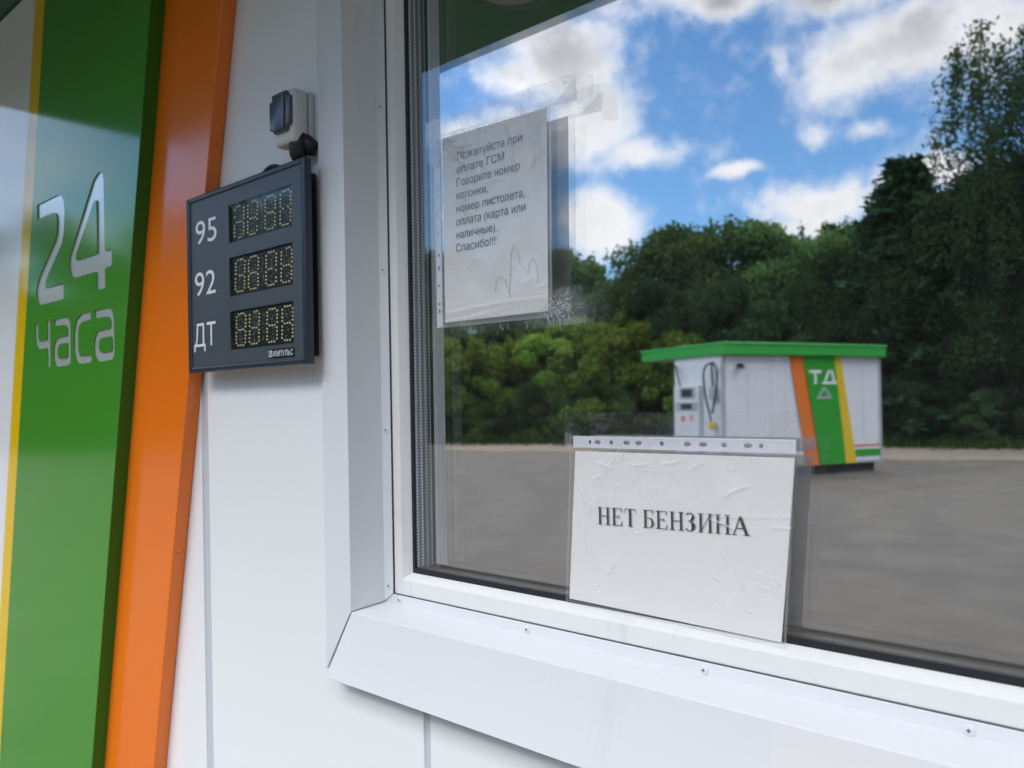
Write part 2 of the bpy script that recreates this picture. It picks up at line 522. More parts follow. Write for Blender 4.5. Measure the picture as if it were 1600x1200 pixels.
def link(name, me, mat, parent=None, bevel=0.0, smooth=False, seg=2):
    if mat is not None:
        me.materials.clear()
        me.materials.append(mat)
    o = bpy.data.objects.new(name, me)
    COL.objects.link(o)
    if smooth:
        me.polygons.foreach_set('use_smooth', [True] * len(me.polygons))
    if bevel:
        md = o.modifiers.new('bevel', 'BEVEL')
        md.width = bevel
        md.segments = seg
        md.limit_method = 'ANGLE'
        md.angle_limit = R(30)
        md.harden_normals = False
    attach(o, parent)
    return o


LOC = {}


def attach(o, parent):
    if parent is not None:
        o.parent = parent
        o.matrix_parent_inverse = Matrix.Translation(-LOC.get(parent.name, Vector((0, 0, 0))))


def thing(name, label, cat, loc=(0, 0, 0), group=None):
    o = bpy.data.objects.new(name, None)
    o.empty_display_size = 0.1
    COL.objects.link(o)
    o.location = loc
    LOC[o.name] = Vector(loc)
    o['label'] = label
    o['category'] = cat
    if group:
        o['group'] = group
    return o


def curve_fill(loops, depth=0.0):
    """mesh of 2-D outlines with holes (x,y), thickness depth centred on 0"""
    cu = bpy.data.curves.new('outline', 'CURVE')
    cu.dimensions = '2D'
    cu.fill_mode = 'BOTH'
    cu.extrude = depth / 2
    for lp in loops:
        sp = cu.splines.new('POLY')
        sp.points.add(len(lp) - 1)
        for p, (x, y) in zip(sp.points, lp):
            p.co = (x, y, 0, 1)
        sp.use_cyclic_u = True
    o = bpy.data.objects.new('outline', cu)
    COL.objects.link(o)
    dg = bpy.context.evaluated_depsgraph_get()
    me = bpy.data.meshes.new_from_object(o.evaluated_get(dg))
    bpy.data.objects.remove(o)
    return me


def text_mesh(body, bold=0.0):
    """flat lettering; overlapping contours of a glyph are merged by winding number"""
    cu = bpy.data.curves.new('text', 'FONT')
    cu.body = body
    cu.size = 1.0
    cu.offset = bold
    cu.resolution_u = 5
    cu.fill_mode = 'NONE'
    o = bpy.data.objects.new('text', cu)
    COL.objects.link(o)
    dg = bpy.context.evaluated_depsgraph_get()
    ol = bpy.data.meshes.new_from_object(o.evaluated_get(dg))
    bpy.data.objects.remove(o)
    P = [Vector(v.co[:2]) for v in ol.vertices]
    E_ = [tuple(e.vertices) for e in ol.edges]
    bpy.data.meshes.remove(ol)
    v, _, f, _, _, _ = delaunay_2d_cdt(P, E_, [], 0, 1e-6)
    pa = np.array([P[i][:] for i, _j in E_])
    pb = np.array([P[j][:] for _i, j in E_])
    keep = []
    for t in f:
        c = sum((v[i] for i in t), Vector((0, 0))) / len(t)
        up_ = (pa[:, 1] <= c.y) & (pb[:, 1] > c.y)
        dn_ = (pa[:, 1] > c.y) & (pb[:, 1] <= c.y)
        dy_ = np.where(pb[:, 1] == pa[:, 1], 1, pb[:, 1] - pa[:, 1])
        right = c.x < pa[:, 0] + (c.y - pa[:, 1]) / dy_ * (pb[:, 0] - pa[:, 0])
        if int((up_ & right).sum()) - int((dn_ & right).sum()):
            keep.append(t)
    me_ = bpy.data.meshes.new('lettering')
    me_.from_pydata([(p.x, p.y, 0) for p in v], [], keep)
    return me_


def bbox(me):
    a = np.array([v.co[:] for v in me.vertices])
    return a.min(0), a.max(0)


def wall_map(y):
    """x,y of a drawing -> x,z of the facade at depth y (readable from outside)"""
    return Matrix(((1, 0, 0, 0), (0, 0, -1, y), (0, 1, 0, 0), (0, 0, 0, 1)))


def put_text(name, body, x0, z0, x1, z1, y, mat, parent, bold=0.0, warp=None):
    me = text_mesh(body, bold)
    lo, hi_ = bbox(me)
    sx, sz = (x1 - x0) / (hi_[0] - lo[0]), (z1 - z0) / (hi_[1] - lo[1])
    me.transform(Matrix.Translation((x0, z0, 0)) @ Matrix.Diagonal((sx, sz, 1, 1)) @ Matrix.Translation((-lo[0], -lo[1], 0)))
    me.transform(wall_map(y))
    if warp:
        for v in me.vertices:
            v.co = warp(v.co)
    return link(name, me, mat, parent)


def lerp(a, b, t):
    return a + (b - a) * t


# ------------------------------------------------------------------ station building
WALL_Y = -0.07
GX0, GZ0, GX1, GZ1 = -1.0635, 1.322, 1.05, 2.58        # visible glass
bld = thing('station_building', 'white clad service kiosk with a large reflecting window and green canopy soffit', 'building', (0, 0.5, 0))

# cladding sheets with joints between them
mb = MB()
mb.prism([(-7.0, 0.12), (-1.652, 0.12), (-1.652, 3.3), (-7.0, 3.3)], WALL_Y, 0.05)
mb.build('cladding_panel', M['wall_warm'], bld, 0.002)
mb = MB()
mb.prism([(-1.623, 0.12), (-0.9665, 0.12), (-0.9665, 1.20), (-1.15, 1.20), (-1.15, 3.3), (-1.623, 3.3)], WALL_Y, 0.05)
mb.build('cladding_panel', M['wall_warm'], bld, 0.002)
mb = MB()
mb.prism([(-0.9515, 0.12), (0.10, 0.12), (0.10, 1.20), (-0.9515, 1.20)], WALL_Y, 0.05)
mb.build('cladding_panel', M['wall_warm'], bld, 0.002)
mb = MB()
mb.prism([(0.115, 0.12), (4.2, 0.12), (4.2, 3.3), (1.13, 3.3), (1.13, 1.20), (0.115, 1.20)], WALL_Y, 0.05)
mb.build('cladding_panel', M['wall_warm'], bld, 0.002)
mb = MB()
mb.box(-1.145, 1.125, WALL_Y, 0.05, 2.66, 3.3)
mb.build('cladding_panel', M['wall_warm'], bld, 0.002)
mb = MB()
for a, b_, z1 in ((-1.66, -1.615, 3.3), (-0.975, -0.945, 1.19), (0.09, 0.125, 1.19)):
    mb = MB()
    mb.box(a, b_, WALL_Y + 0.004, 0.04, 0.12, z1)
    mb.build('panel_joint', M['joint'], bld)
mb = MB()
mb.box(-7.0, 4.2, -0.05, 5.0, 0.0, 0.12)
mb.build('plinth', M['plinth'], bld)
mb = MB()                                                 # the other walls and the roof
mb.box(-7.0, -6.9, 0.05, 5.0, 0.12, 3.3)
mb.box(4.1, 4.2, 0.05, 5.0, 0.12, 3.3)
mb.box(-6.9, 4.1, 4.9, 5.0, 0.12, 3.3)
mb.build('wall', M['wall'], bld)
mb = MB()
mb.box(-7.05, 4.25, -0.10, 5.05, 3.302, 3.4)
mb.build('roof', M['soffit'], bld)

# canopy over the front
mb = MB()
mb.box(-3.44, 4.4, -0.975, WALL_Y - 0.002, 2.727, 2.98)
cano = mb.build('canopy', M['soffit'], bld, 0.004)
mb = MB()
L0 = Vector((-1.46, -0.66, 2.7265))
mb.tube([L0, L0 - Vector((0, 0, .02)), L0 - Vector((0, 0, .036)), L0 - Vector((0, 0, .045))], [0.10, 0.10, 0.09, 0.05], 28)
mb.build('ceiling_lamp', M['lamp'], cano, smooth=True)

# interior of the kiosk behind the window
mb = MB()
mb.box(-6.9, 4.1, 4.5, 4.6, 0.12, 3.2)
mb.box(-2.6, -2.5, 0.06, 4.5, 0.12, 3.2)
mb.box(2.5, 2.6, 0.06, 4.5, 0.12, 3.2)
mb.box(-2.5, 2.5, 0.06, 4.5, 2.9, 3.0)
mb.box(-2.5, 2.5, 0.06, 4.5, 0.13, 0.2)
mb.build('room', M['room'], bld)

# window: frame, glass, seals, spacer
FX0, FZ0, FX1, FZ1 = -1.0925, 1.2865, 1.08, 2.61
FY = -0.018


def frame_ring(y_front, x0, z0, x1, z1, xi0, zi0, xi1, zi1, y_back, y_in):
    """mitred rectangular frame: flat face then bead sloping to the glass"""
    out = [(x0, z0), (x1, z0), (x1, z1), (x0, z1)]
    inn = [(xi0, zi0), (xi1, zi0), (xi1, zi1), (xi0, zi1)]
    bw = 0.010
    mid = [(xi0 - bw, zi0 - bw), (xi1 + bw, zi0 - bw), (xi1 + bw, zi1 + bw), (xi0 - bw, zi1 + bw)]
    b = MB()
    rows = [[b.b.verts.new((x, y_back, z)) for x, z in out], [b.b.verts.new((x, y_front, z)) for x, z in out],
            [b.b.verts.new((x, y_front, z)) for x, z in mid], [b.b.verts.new((x, y_in, z)) for x, z in inn], [b.b.verts.new((x, y_back, z)) for x, z in inn]]
    for k in range(len(rows)):
        a, c = rows[k], rows[(k + 1) % len(rows)]
        for i in range(4):
            b.b.faces.new((a[i], a[(i + 1) % 4], c[(i + 1) % 4], c[i]))
    return b


win = frame_ring(FY, FX0, FZ0, FX1, FZ1, GX0, GZ0, GX1, GZ1, 0.06, -0.003).build('window_frame', M['pvc'], bld, 0.0012)
mb = MB()
gk = 0.0055
mb.box(GX0 - .004, GX0 + gk, -0.0024, 0.002, GZ0 - .004, GZ1 + .004)
mb.box(GX1 - gk, GX1 + .004, -0.0024, 0.002, GZ0 - .004, GZ1 + .004)
mb.box(GX0 + gk, GX1 - gk, -0.0024, 0.002, GZ0 - .004, GZ0 + gk * 1.6)
mb.box(GX0 + gk, GX1 - gk, -0.0024, 0.002, GZ1 - gk, GZ1 + .004)
mb.build('gasket', M['rubber'], win)
mb = MB()
mb.face([(GX0 - .01, 0, GZ0 - .01), (GX1 + .01, 0, GZ0 - .01), (GX1 + .01, 0, GZ1 + .01), (GX0 - .01, 0, GZ1 + .01)])
mb.build('outer_pane', M['glass'], win)
GI = 0.0215
mb = MB()
mb.face([(GX0 - .01, GI, GZ0 - .01), (GX1 + .01, GI, GZ0 - .01), (GX1 + .01, GI, GZ1 + .01), (GX0 - .01, GI, GZ1 + .01)])
mb.build('inner_pane', M['glass_in'], win)
mb = MB()
mb.box(GX0 - .008, GX0 + .004, 0.0025, GI - .0015, GZ0 - .008, GZ1 + .008)
mb.build('spacer', M['spacer'], win)
mb = MB()
mb.box(GX1 - .004, GX1 + .008, 0.0025, GI - .0015, GZ0 - .008, GZ1 + .008)
mb.build('spacer', M['spacer'], win)
mb = MB()
mb.box(GX0 + .004, GX1 - .004, 0.0025, GI - .0015, GZ0 - .008, GZ0 + .004)
mb.build('spacer', M['rubber'], win)
mb = MB()
mb.box(GX0 + .004, GX1 - .004, 0.0025, GI - .0015, GZ1 - .004, GZ1 + .008)
mb.build('spacer', M['spacer'], win)
mb = MB()
z = GZ0 + 0.01
while z < GZ1 - 0.01:
    for yy in (0.0060, 0.0165):
        mb.box(GX0 + .004, GX0 + .0055, yy - .0011, yy + .0011, z, z + .0034)
    z += 0.0052
mb.build('spacer_beading', M['bead'], win)
mb = MB()                                                # dark packing between frame and flashing
mb.box(-1.112, FX0 - .0002, -0.0185, 0.05, 1.272, 2.64)
mb.box(FX0 - .0002, 1.1, -0.0185, 0.05, 1.272, FZ0 - .0003)
mb.box(FX0 - .0002, 1.1, -0.0185, 0.05, FZ1 + .0003, 2.64)
mb.box(FX1 + .0002, 1.1, -0.0185, 0.05, FZ0, FZ1)
mb.build('packing', M['gap'], win)

# folded sheet-metal flashings round the opening
YF, YC = -0.022, -0.088
XF, XC, XS = -1.1155, -1.1215, -1.2035
ZF, ZC = 1.2698, 1.2640
t_ = 0.0016


def side_flashing(sign, x_of):
    b = MB()
    prof = [(-1.0931, YF), (XF, YF), (XC, YC), (XS, YC + 0.008), (XS, WALL_Y - .0005)]
    inner = [(-1.0931, YF + t_), (XF - t_, YF + t_), (XC - t_, YC + t_ * 1.2), (XS + t_, YC + .008 + t_ * 1.2), (XS + t_, WALL_Y - .0005)]

    def low(x, y):                      # the foot follows the sill and the mitre of its apron
        if y > YF - .001 and x > XF - .003:
            return lerp(1.2703, 1.2868, max(0.0, (x - XF)) / (-1.0931 - XF))
        if y > YC + 1e-4 and x > XC - .004:
            return lerp(1.2703, ZC + .0006, (YF - y) / (YF - YC))
        return lerp(ZC + .0006, 1.153, min(1.0, max(0.0, (XC - x)) / 0.080))
    lo_ = [Vector((x_of(x), y, low(x, y))) for x, y in prof + inner[::-1]]
    hi2 = [Vector((x_of(x), y, 2.66)) for x, y in prof + inner[::-1]]
    return b.loft(lo_, hi2)


side = side_flashing(1, lambda x: x).build('side_flashing', M['wall'], bld, 0.0008)
side_r = side_flashing(-1, lambda x: -x - 0.015).build('side_flashing', M['wall'], bld, 0.0008)
YA, ZA = -0.103, 1.1495
sillp = [(YF, 1.2861), (YF, ZF), (YC, ZC), (YA, ZA), (YA + 0.012, ZA - .002), (YA + .012, ZA + .0015), (YA + .0022, ZA + .003), (YC + .0022, ZC - .0022), (YF + t_, ZF - .002), (YF + t_, 1.2861)]


def sill_cut(y, z):
    if z > ZF - .0025 and y > YF - .001:
        return -1.0925 if z > ZF + .001 else -1.114
    if z > ZC - .004:
        return lerp(-1.114, -1.1195, min(1.0, (YF - y) / (YF - YC)))
    return lerp(-1.1195, -1.1745, (ZC - z) / (ZC - ZA))


mb = MB()
A = [(sill_cut(y, z), y, z) for y, z in sillp]
B = [(-sill_cut(y, z) - 0.015, y, z) for y, z in sillp]
mb.loft(A, B)
sill = mb.build('sill_flashing', M['wall'], bld, 0.0009)
mb = MB()
mb.box(-1.1, 1.09, YF, -.005, 2.62, 2.66)
mb.box(-1.19, 1.175, YC, -.005, 2.6605, 2.74)
mb.build('head_flashing', M['wall'], bld, 0.001)
# thin beige patch on the apron
dn = Vector((0, YA - YC, ZA - ZC)).normalized()
nn = Vector((0, -dn.z, dn.y)).normalized()
if nn.y > 0:
    nn = -nn


def apron(x, s):
    return Vector((x, YC, ZC)) + dn * s + nn * 0.0009


mb = MB()
mb.face([apron(-0.392, .003), apron(0.1, .003), apron(0.1, .108), apron(-0.392, .108)])
mb.build('beige_patch', M['pale_beige'], sill)


def screw(p, n, parent):
    n = Vector(n).normalized()
    b = MB()
    p = Vector(p)
    b.tube([p - n * .001, p + n * .0006, p + n * .0018, p + n * .0024], [.0062, .0062, .0048, .0016], 18)
    o = b.build('screw', M['screw'], parent, smooth=True)
    b = MB()
    u = n.orthogonal().normalized()
    u = (Matrix.Rotation(random.random() * 3, 3, n) @ u)
    v = n.cross(u)
    for a_, c_ in ((u, v), (v, u)):
        q = [p + n * .00275 + a_ * (.0022 * s1) + c_ * (.0006 * s2) for s1, s2 in ((-1, -1), (1, -1), (1, 1), (-1, 1))]
        b.loft([k - n * .002 for k in q], q)
    b.build('screw_slot', M['gap'], o)


def sub_screw(p, n, parent):
    """screw head with its cross slot as one mesh"""
    n = Vector(n).normalized()
    p = Vector(p)
    b = MB()
    b.tube([p - n * .001, p + n * .0006, p + n * .0018, p + n * .0024], [.0062, .0062, .0048, .0016], 18)
    nf = len(b.b.faces)
    u = (Matrix.Rotation(random.random() * 3, 3, n) @ n.orthogonal().normalized())
    v = n.cross(u)
    for a_, c_ in ((u, v), (v, u)):
        q = [p + n * .00275 + a_ * (.0021 * s1) + c_ * (.00055 * s2) for s1, s2 in ((-1, -1), (1, -1), (1, 1), (-1, 1))]
        b.loft([k - n * .002 for k in q], q)
    me = bpy.data.meshes.new('screw')
    bmesh.ops.recalc_face_normals(b.b, faces=b.b.faces[:])
    b.b.to_mesh(me)
    b.b.free()
    me.materials.append(M['screw'])
    me.materials.append(M['gap'])
    for i, pl in enumerate(me.polygons):
        if i >= nf:
            pl.material_index = 1
    o = bpy.data.objects.new('screw', me)
    COL.objects.link(o)
    attach(o, parent)
    return o


random.seed(3)
for x, z in ((-1.1035, 2.106), (-1.1035, 1.831), (-1.1025, 1.561), (-1.102, 1.2985), (-1.1035, 2.38)):
    sub_screw((x, YF, z), (0, -1, 0), side)
for x, z in ((-1.076, 1.2785), (-0.793, 1.2775), (-0.509, 1.2768), (-0.221, 1.2765), (0.07, 1.2765), (0.36, 1.2765), (0.65, 1.2765)):
    sub_screw((x, YF, z), (0, -1, 0), sill)

# ------------------------------------------------------------------ stripe panels with the opening hours
SL = 0.2235                                                # lean of the stripes, metres per metre
ZT, ZB = 2.722, 0.25


def xl(x_at_1p68, z):
    return x_at_1p68 + (z - 1.68) * SL


def stripe(mbx, xa, xb, y0, y1):
    mbx.prism([(xl(xa, ZB), ZB), (xl(xb, ZB), ZB), (xl(xb, ZT), ZT), (xl(xa, ZT), ZT)], y0, y1)


sign = thing('stripe_sign', 'slanted green, orange and yellow stripe panel with cut-out opening hours lettering', 'sign', (-2.2, WALL_Y, 0.25))
mb = MB()
stripe(mb, -1.91, -1.640, -0.10, WALL_Y - .001)
orange = mb.build('orange_panel', M['orange'], sign, 0.0015)
random.seed(8)
for zz_ in (2.13, 1.30):
    mb = MB()
    c = Vector((xl(-1.6398, zz_), -0.088, zz_))
    mb.tube([c, c + Vector((0.0025, 0, 0)), c + Vector((.0035, 0, 0))], [.0055, .0055, .003], 12)
    mb.build('screw', M['orange'], orange, smooth=True)

GL = {'two': [[(-2.409, 2.15), (-2.263, 2.15), (-2.243, 2.146), (-2.227, 2.135), (-2.219, 2.118), (-2.218, 2.093), (-2.224, 2.052), (-2.238, 2.024), (-2.342, 1.954), (-2.359, 1.938), (-2.359, 1.924), (-2.232, 1.924), (-2.232, 1.884), (-2.398, 1.884), (-2.416, 1.893), (-2.427, 1.913), (-2.419, 1.939), (-2.397, 1.961), (-2.285, 2.037), (-2.271, 2.056), (-2.269, 2.092), (-2.277, 2.105), (-2.294, 2.111), (-2.409, 2.111)]],
      'four': [[(-2.017, 2.153), (-2.0, 2.156), (-1.983, 2.150), (-1.977, 2.135), (-1.977, 1.969), (-1.939, 1.969), (-1.939, 1.930), (-1.977, 1.930), (-1.977, 1.884), (-2.027, 1.884), (-2.027, 1.928), (-2.165, 1.928), (-2.184, 1.938), (-2.193, 1.959), (-2.190, 1.981), (-2.174, 2.001), (-2.039, 2.142)],
               [(-2.020, 2.094), (-2.020, 1.969), (-2.144, 1.969), (-2.152, 1.976), (-2.148, 1.984), (-2.034, 2.094)]],
      'che': [[(-2.441, 1.838), (-2.416, 1.838), (-2.416, 1.797), (-2.408, 1.789), (-2.353, 1.789), (-2.353, 1.838), (-2.329, 1.838), (-2.331, 1.717), (-2.353, 1.717), (-2.353, 1.768), (-2.406, 1.768), (-2.431, 1.778), (-2.441, 1.798)]],
      'a': [[(-2.299, 1.838), (-2.222, 1.838), (-2.201, 1.832), (-2.191, 1.815), (-2.193, 1.725), (-2.204, 1.717), (-2.277, 1.716), (-2.299, 1.723), (-2.310, 1.743), (-2.305, 1.773), (-2.286, 1.789), (-2.215, 1.791), (-2.213, 1.808), (-2.222, 1.818), (-2.241, 1.820), (-2.299, 1.820)],
            [(-2.213, 1.773), (-2.214, 1.737), (-2.270, 1.736), (-2.281, 1.743), (-2.279, 1.764), (-2.264, 1.773)]],
      'es': [[(-2.065, 1.838), (-2.065, 1.818), (-2.113, 1.818), (-2.132, 1.812), (-2.142, 1.798), (-2.144, 1.752), (-2.134, 1.736), (-2.064, 1.735), (-2.064, 1.717), (-2.132, 1.717), (-2.157, 1.724), (-2.171, 1.747), (-2.171, 1.793), (-2.157, 1.823), (-2.123, 1.838)]],
      'a2': [[(-2.041, 1.838), (-1.966, 1.838), (-1.948, 1.834), (-1.936, 1.82), (-1.932, 1.799), (-1.933, 1.73), (-1.942, 1.718), (-2.004, 1.716), (-2.030, 1.72), (-2.045, 1.733), (-2.050, 1.753), (-2.044, 1.774), (-2.027, 1.789), (-1.955, 1.790), (-1.952, 1.807), (-1.964, 1.818), (-1.989, 1.819), (-2.041, 1.819)],
             [(-1.947, 1.771), (-1.947, 1.738), (-2.003, 1.737), (-2.017, 1.741), (-2.020, 1.755), (-2.014, 1.768), (-2.0, 1.771)]]}


def round_loop(lp, k=1):
    for _ in range(k):                                     # one Chaikin step on short corners only
        out = []
        n = len(lp)
        for i in range(n):
            p0, p1, p2 = Vector(lp[i - 1]), Vector(lp[i]), Vector(lp[(i + 1) % n])
            d = min(0.004, (p0 - p1).length * .25, (p2 - p1).length * .25)
            out += [tuple(p1 + (p0 - p1).normalized() * d), tuple(p1 + (p2 - p1).normalized() * d)]
        lp = out
    return lp


GT = 0.003                                                # sheet thickness of the cut letters
loops = [[(xl(-2.548, ZB), ZB), (xl(-1.895, ZB), ZB), (xl(-1.895, ZT), ZT), (xl(-2.548, ZT), ZT)]]
for g_ in GL.values():
    for i, lp in enumerate(g_):
        loops.append(round_loop(lp))
me = curve_fill(loops, GT)
me.transform(wall_map(-0.13 + GT / 2))
green = link('green_panel', me, M['green'], sign)
mb = MB()
stripe(mb, -2.548, -1.8965, -0.13 + GT + .0003, WALL_Y - .001)
mb.build('backing_plate', M['opal'], sign)
mb = MB()                                                 # folded edge of the green panel
stripe(mb, -1.8949, -1.8925, -0.1302, -.1005)
mb.build('panel_edge', M['green_dark'], sign)
mb = MB()
stripe(mb, -2.622, -2.5485, -0.13, WALL_Y - .001)
mb.build('yellow_stripe', M['yellow'], sign)
mb = MB()
mb.prism([(-3.43, ZB), (xl(-2.6225, ZB), ZB), (xl(-2.6225, ZT), ZT), (-3.43, ZT)], -0.13, WALL_Y - .001)
mb.build('white_panel', M['white_gloss'], sign)

# ------------------------------------------------------------------ price display
DY = -0.114
disp = thing('price_display', 'dark grey fuel price display board with three unlit number windows', 'display board', (-1.41, WALL_Y, 1.675))
DX0, DX1, DZ0, DZ1 = -1.615, -1.1935, 1.6745, 2.0240
mb = MB()
mb.box(-1.60, -1.2225, DY + .013, WALL_Y - .0005, 1.690, 2.008)
hous = mb.build('housing', M['steel_dark'], disp, 0.002)
# bezel: an extruded angle frame
bw = 0.013
mb = MB()
for x0, x1, z0, z1 in ((DX0, DX0 + bw, DZ0, DZ1), (DX1 - bw, DX1, DZ0, DZ1), (DX0 + bw, DX1 - bw, DZ0, DZ0 + bw * .8), (DX0 + bw, DX1 - bw, DZ1 - bw * .8, DZ1)):
    mb.box(x0, x1, DY, DY + .014, z0, z1)
mb.build('bezel', M['steel_dark'], disp, 0.0025)
WINS = [(-1.445, -1.2295, 1.9135, 1.985), (-1.4512, -1.2385, 1.8128, 1.8858), (-1.4568, -1.246, 1.712, 1.7848)]
WINS = [(-1.4510, -1.2380, z0, z1) for _, _, z0, z1 in WINS]
lp = [[(DX0 + bw, DZ0 + bw * .8), (DX1 - bw, DZ0 + bw * .8), (DX1 - bw, DZ1 - bw * .8), (DX0 + bw, DZ1 - bw * .8)]]
for x0, x1, z0, z1 in WINS:
    lp.append([(x0, z0), (x1, z0), (x1, z1), (x0, z1)])
me = curve_fill(lp, 0.004)
me.transform(wall_map(DY + .0045))
link('face_plate', me, M['steel_blue'], disp)
mb = MB()
for x0, x1, z0, z1 in ((DX0 + bw, DX0 + bw + .0018, DZ0 + .012, DZ1 - .012), (DX1 - bw - .0018, DX1 - bw, DZ0 + .012, DZ1 - .012), (DX0 + bw, DX1 - bw, DZ0 + .0105, DZ0 + .0122)):
    mb.box(x0, x1, DY + .0006, DY + .003, z0, z1)
mb.build('bezel_lip', M['steel_blue'], disp)
SEG_H, SEG_W = 0.0585, 0.0325
random.seed(5)
for (x0, x1, z0, z1) in WINS:
    wd, zc = x1 - x0, (z0 + z1) / 2
    mb = MB()
    mb.box(x0 - .003, x1 + .003, DY + .0066, DY + .0110, z0 - .003, z1 + .003)
    board = mb.build('number_window', M['led_bg'], disp)
    for fx in (0.155, 0.375, 0.655, 0.885):
        mb = MB()
        cx = x0 + wd * fx
        dots = []
        for k in range(3):
            for zz_ in (1, 0, -1):
                dots.append(((k - 1) * .0085, zz_ * SEG_H / 2))
        for k in range(4):
            for s_ in (-1, 1):
                for q in (-1, 1):
                    dots.append((s_ * SEG_W / 2, q * (SEG_H / 2) * (0.16 + 0.225 * k)))
        for ddx, ddz in dots:
            px_, pz_ = cx + ddx + ddz * 0.05, zc + ddz
            if px_ > x1 - .001 or random.random() < .05:
                continue
            px_ += random.uniform(-.0004, .0004)
            pz_ += random.uniform(-.0004, .0004)
            c = Vector((px_, DY + .0068, pz_))
            mb.tube([c, c - Vector((0, .0012, 0)), c - Vector((0, .0021, 0))], [.0021, .0021, .0012], 6)
        mb.build('number_digit', M['led'], board)
    mb = MB()
    for fx, n_ in ((0.155, 44), (0.375, 44), (0.515, 30), (0.655, 44), (0.885, 36)):
        for k in range(n_):
            cx = x0 + wd * fx + random.uniform(-.009, .009) * (0.45 if n_ == 30 else 1)
            cz = zc + random.uniform(-.026, .026)
            l_ = random.uniform(.0006, .0022)
            if cx + l_ > x1:
                continue
            mb.box(cx, cx + l_, DY + .0062, DY + .0067, cz, cz + random.choice((.0005, .0009, .0016)))
    mb.build('circuit_marks', M['led_print'], board)
    mb = MB()
    mb.face([(x0, DY + .0035, z0), (x1, DY + .0035, z0), (x1, DY + .0035, z1), (x0, DY + .0035, z1)])
    mb.build('clear_cover', M['cover'], board)
put_text('grade_lettering', '95', -1.5790, 1.9275, -1.4955, 1.9735, DY + .0019, M['white_ink'], disp, 0.016)
put_text('grade_lettering', '92', -1.5850, 1.8255, -1.5025, 1.8725, DY + .0019, M['white_ink'], disp, 0.016)
put_text('grade_lettering', 'ДТ', -1.5920, 1.7155, -1.5055, 1.7715, DY + .0019, M['white_ink'], disp, 0.016)
mb = MB()
mb.box(-1.3185, -1.2365, DY + .0014, DY + .0024, 1.6893, 1.7050)
plate = mb.build('maker_plate', M['black_film'], disp)
put_text('plate_lettering', 'ИМПУЛЬС', -1.3015, 1.6920, -1.2395, 1.7022, DY + .0010, M['white_ink'], plate, 0.03)
mb = MB()
for a, b_, c, d in ((-1.3155, -1.3055, 1.6915, 1.6927), (-1.3155, -1.3055, 1.7015, 1.7027), (-1.3155, -1.3143, 1.6927, 1.7015), (-1.3067, -1.3055, 1.6927, 1.7015)):
    mb.box(a, b_, DY + .0008, DY + .0014, c, d)
mb.prism([(-1.3128, 1.6938), (-1.3112, 1.6938), (-1.3082, 1.7004), (-1.3098, 1.7004)], DY + .0007, DY + .0014)
mb.build('plate_emblem', M['white_ink'], plate)

# ------------------------------------------------------------------ socket box and plug
sock = thing('socket_box', 'pale grey outdoor socket box with smoky lid above the price display', 'socket box', (-1.255, WALL_Y, 2.055))
BX0, BX1, BZ0, BZ1 = -1.2870, -1.2235, 2.0560, 2.1490
mb = MB()
mb.box(BX0, BX1, -0.1137, -0.083, BZ0, BZ1)
mb.build('box_front', M['box_plastic'], sock, 0.008, True, 4)
mb = MB()
mb.box(BX0 + .0006, BX1 - .0006, -0.0825, WALL_Y - .0005, BZ0 + .0006, BZ1 - .0006)
mb.build('box_base', M['box_plastic'], sock, 0.004, True, 3)
mb = MB()
mb.prism([(-1.2795, 2.0775), (-1.2375, 2.0765), (-1.2375, 2.0845), (-1.2275, 2.0855), (-1.2272, 2.1355), (-1.2375, 2.1375), (-1.2375, 2.1455), (-1.2795, 2.1450), (-1.2795, 2.1360), (-1.2905, 2.1345), (-1.2905, 2.0850), (-1.2795, 2.0840)], -0.1205, -0.112)
lid = mb.build('hinged_lid', M['lid_plastic'], sock, 0.003, True, 3)
mb = MB()
mb.box(-1.2765, -1.2405, -0.1235, -0.1200, 2.0800, 2.1430)
mb.build('lid_bulge', M['lid_plastic'], lid, 0.0025, True, 3)

plug = thing('power_plug', 'black rubber power plug with cable running behind the price display', 'plug', (-1.24, WALL_Y, 2.03))
mb = MB()
p0 = Vector((-1.2385, -0.094, 2.066))
mb.tube([p0 + Vector((0.004, 0.012, .003)), p0 + Vector((.002, .006, .001)), p0 + Vector((0, 0, -.004)), p0 + Vector((-.001, -.001, -.016)), p0 + Vector((-.002, -.001, -.028)), p0 + Vector((-.003, 0, -.040))], [.012, .0175, .0185, .0165, .0150, .0090], 16)
mb.tube([p0 + Vector((.012, .006, -.004)), p0 + Vector((.021, .010, -.012)), p0 + Vector((.014, .012, -.028))], [.012, .013, .008], 12)
body_ = mb.build('plug_body', M['rubber'], plug, smooth=True)
mb = MB()
pts = []
for k in range(40):
    a = k / 39
    pts.append(Vector((-1.245 - 0.165 * a, -0.084 + 0.004 * math.sin(a * 9), 2.022 + 0.010 * math.sin(a * 5.2) - .012 * a)))
arc = [Vector((-1.35 + 0.052 * math.cos(t), -0.080, 1.992 + 0.052 * math.sin(t))) for t in np.linspace(0, math.pi * 1.15, 26)]
mb.tube([Vector((-1.2425, -.094, 2.030)), Vector((-1.250, -.086, 2.018)), Vector((-1.27, -.080, 2.006)), Vector((-1.292, -.079, 1.999))] + arc, 0.0042, 8)
mb.build('cable', M['rubber'], plug, smooth=True)

# ------------------------------------------------------------------ notices on the glass
PY = -0.0030


def quad_at(c, u, v):
    (ax_, az_), (bx_, bz_), (cx_, cz_), (dx_, dz_) = c          # TL TR BR BL
    x = lerp(lerp(dx_, cx_, u), lerp(ax_, bx_, u), v)
    z = lerp(lerp(dz_, cz_, u), lerp(az_, bz_, u), v)
    return x, z


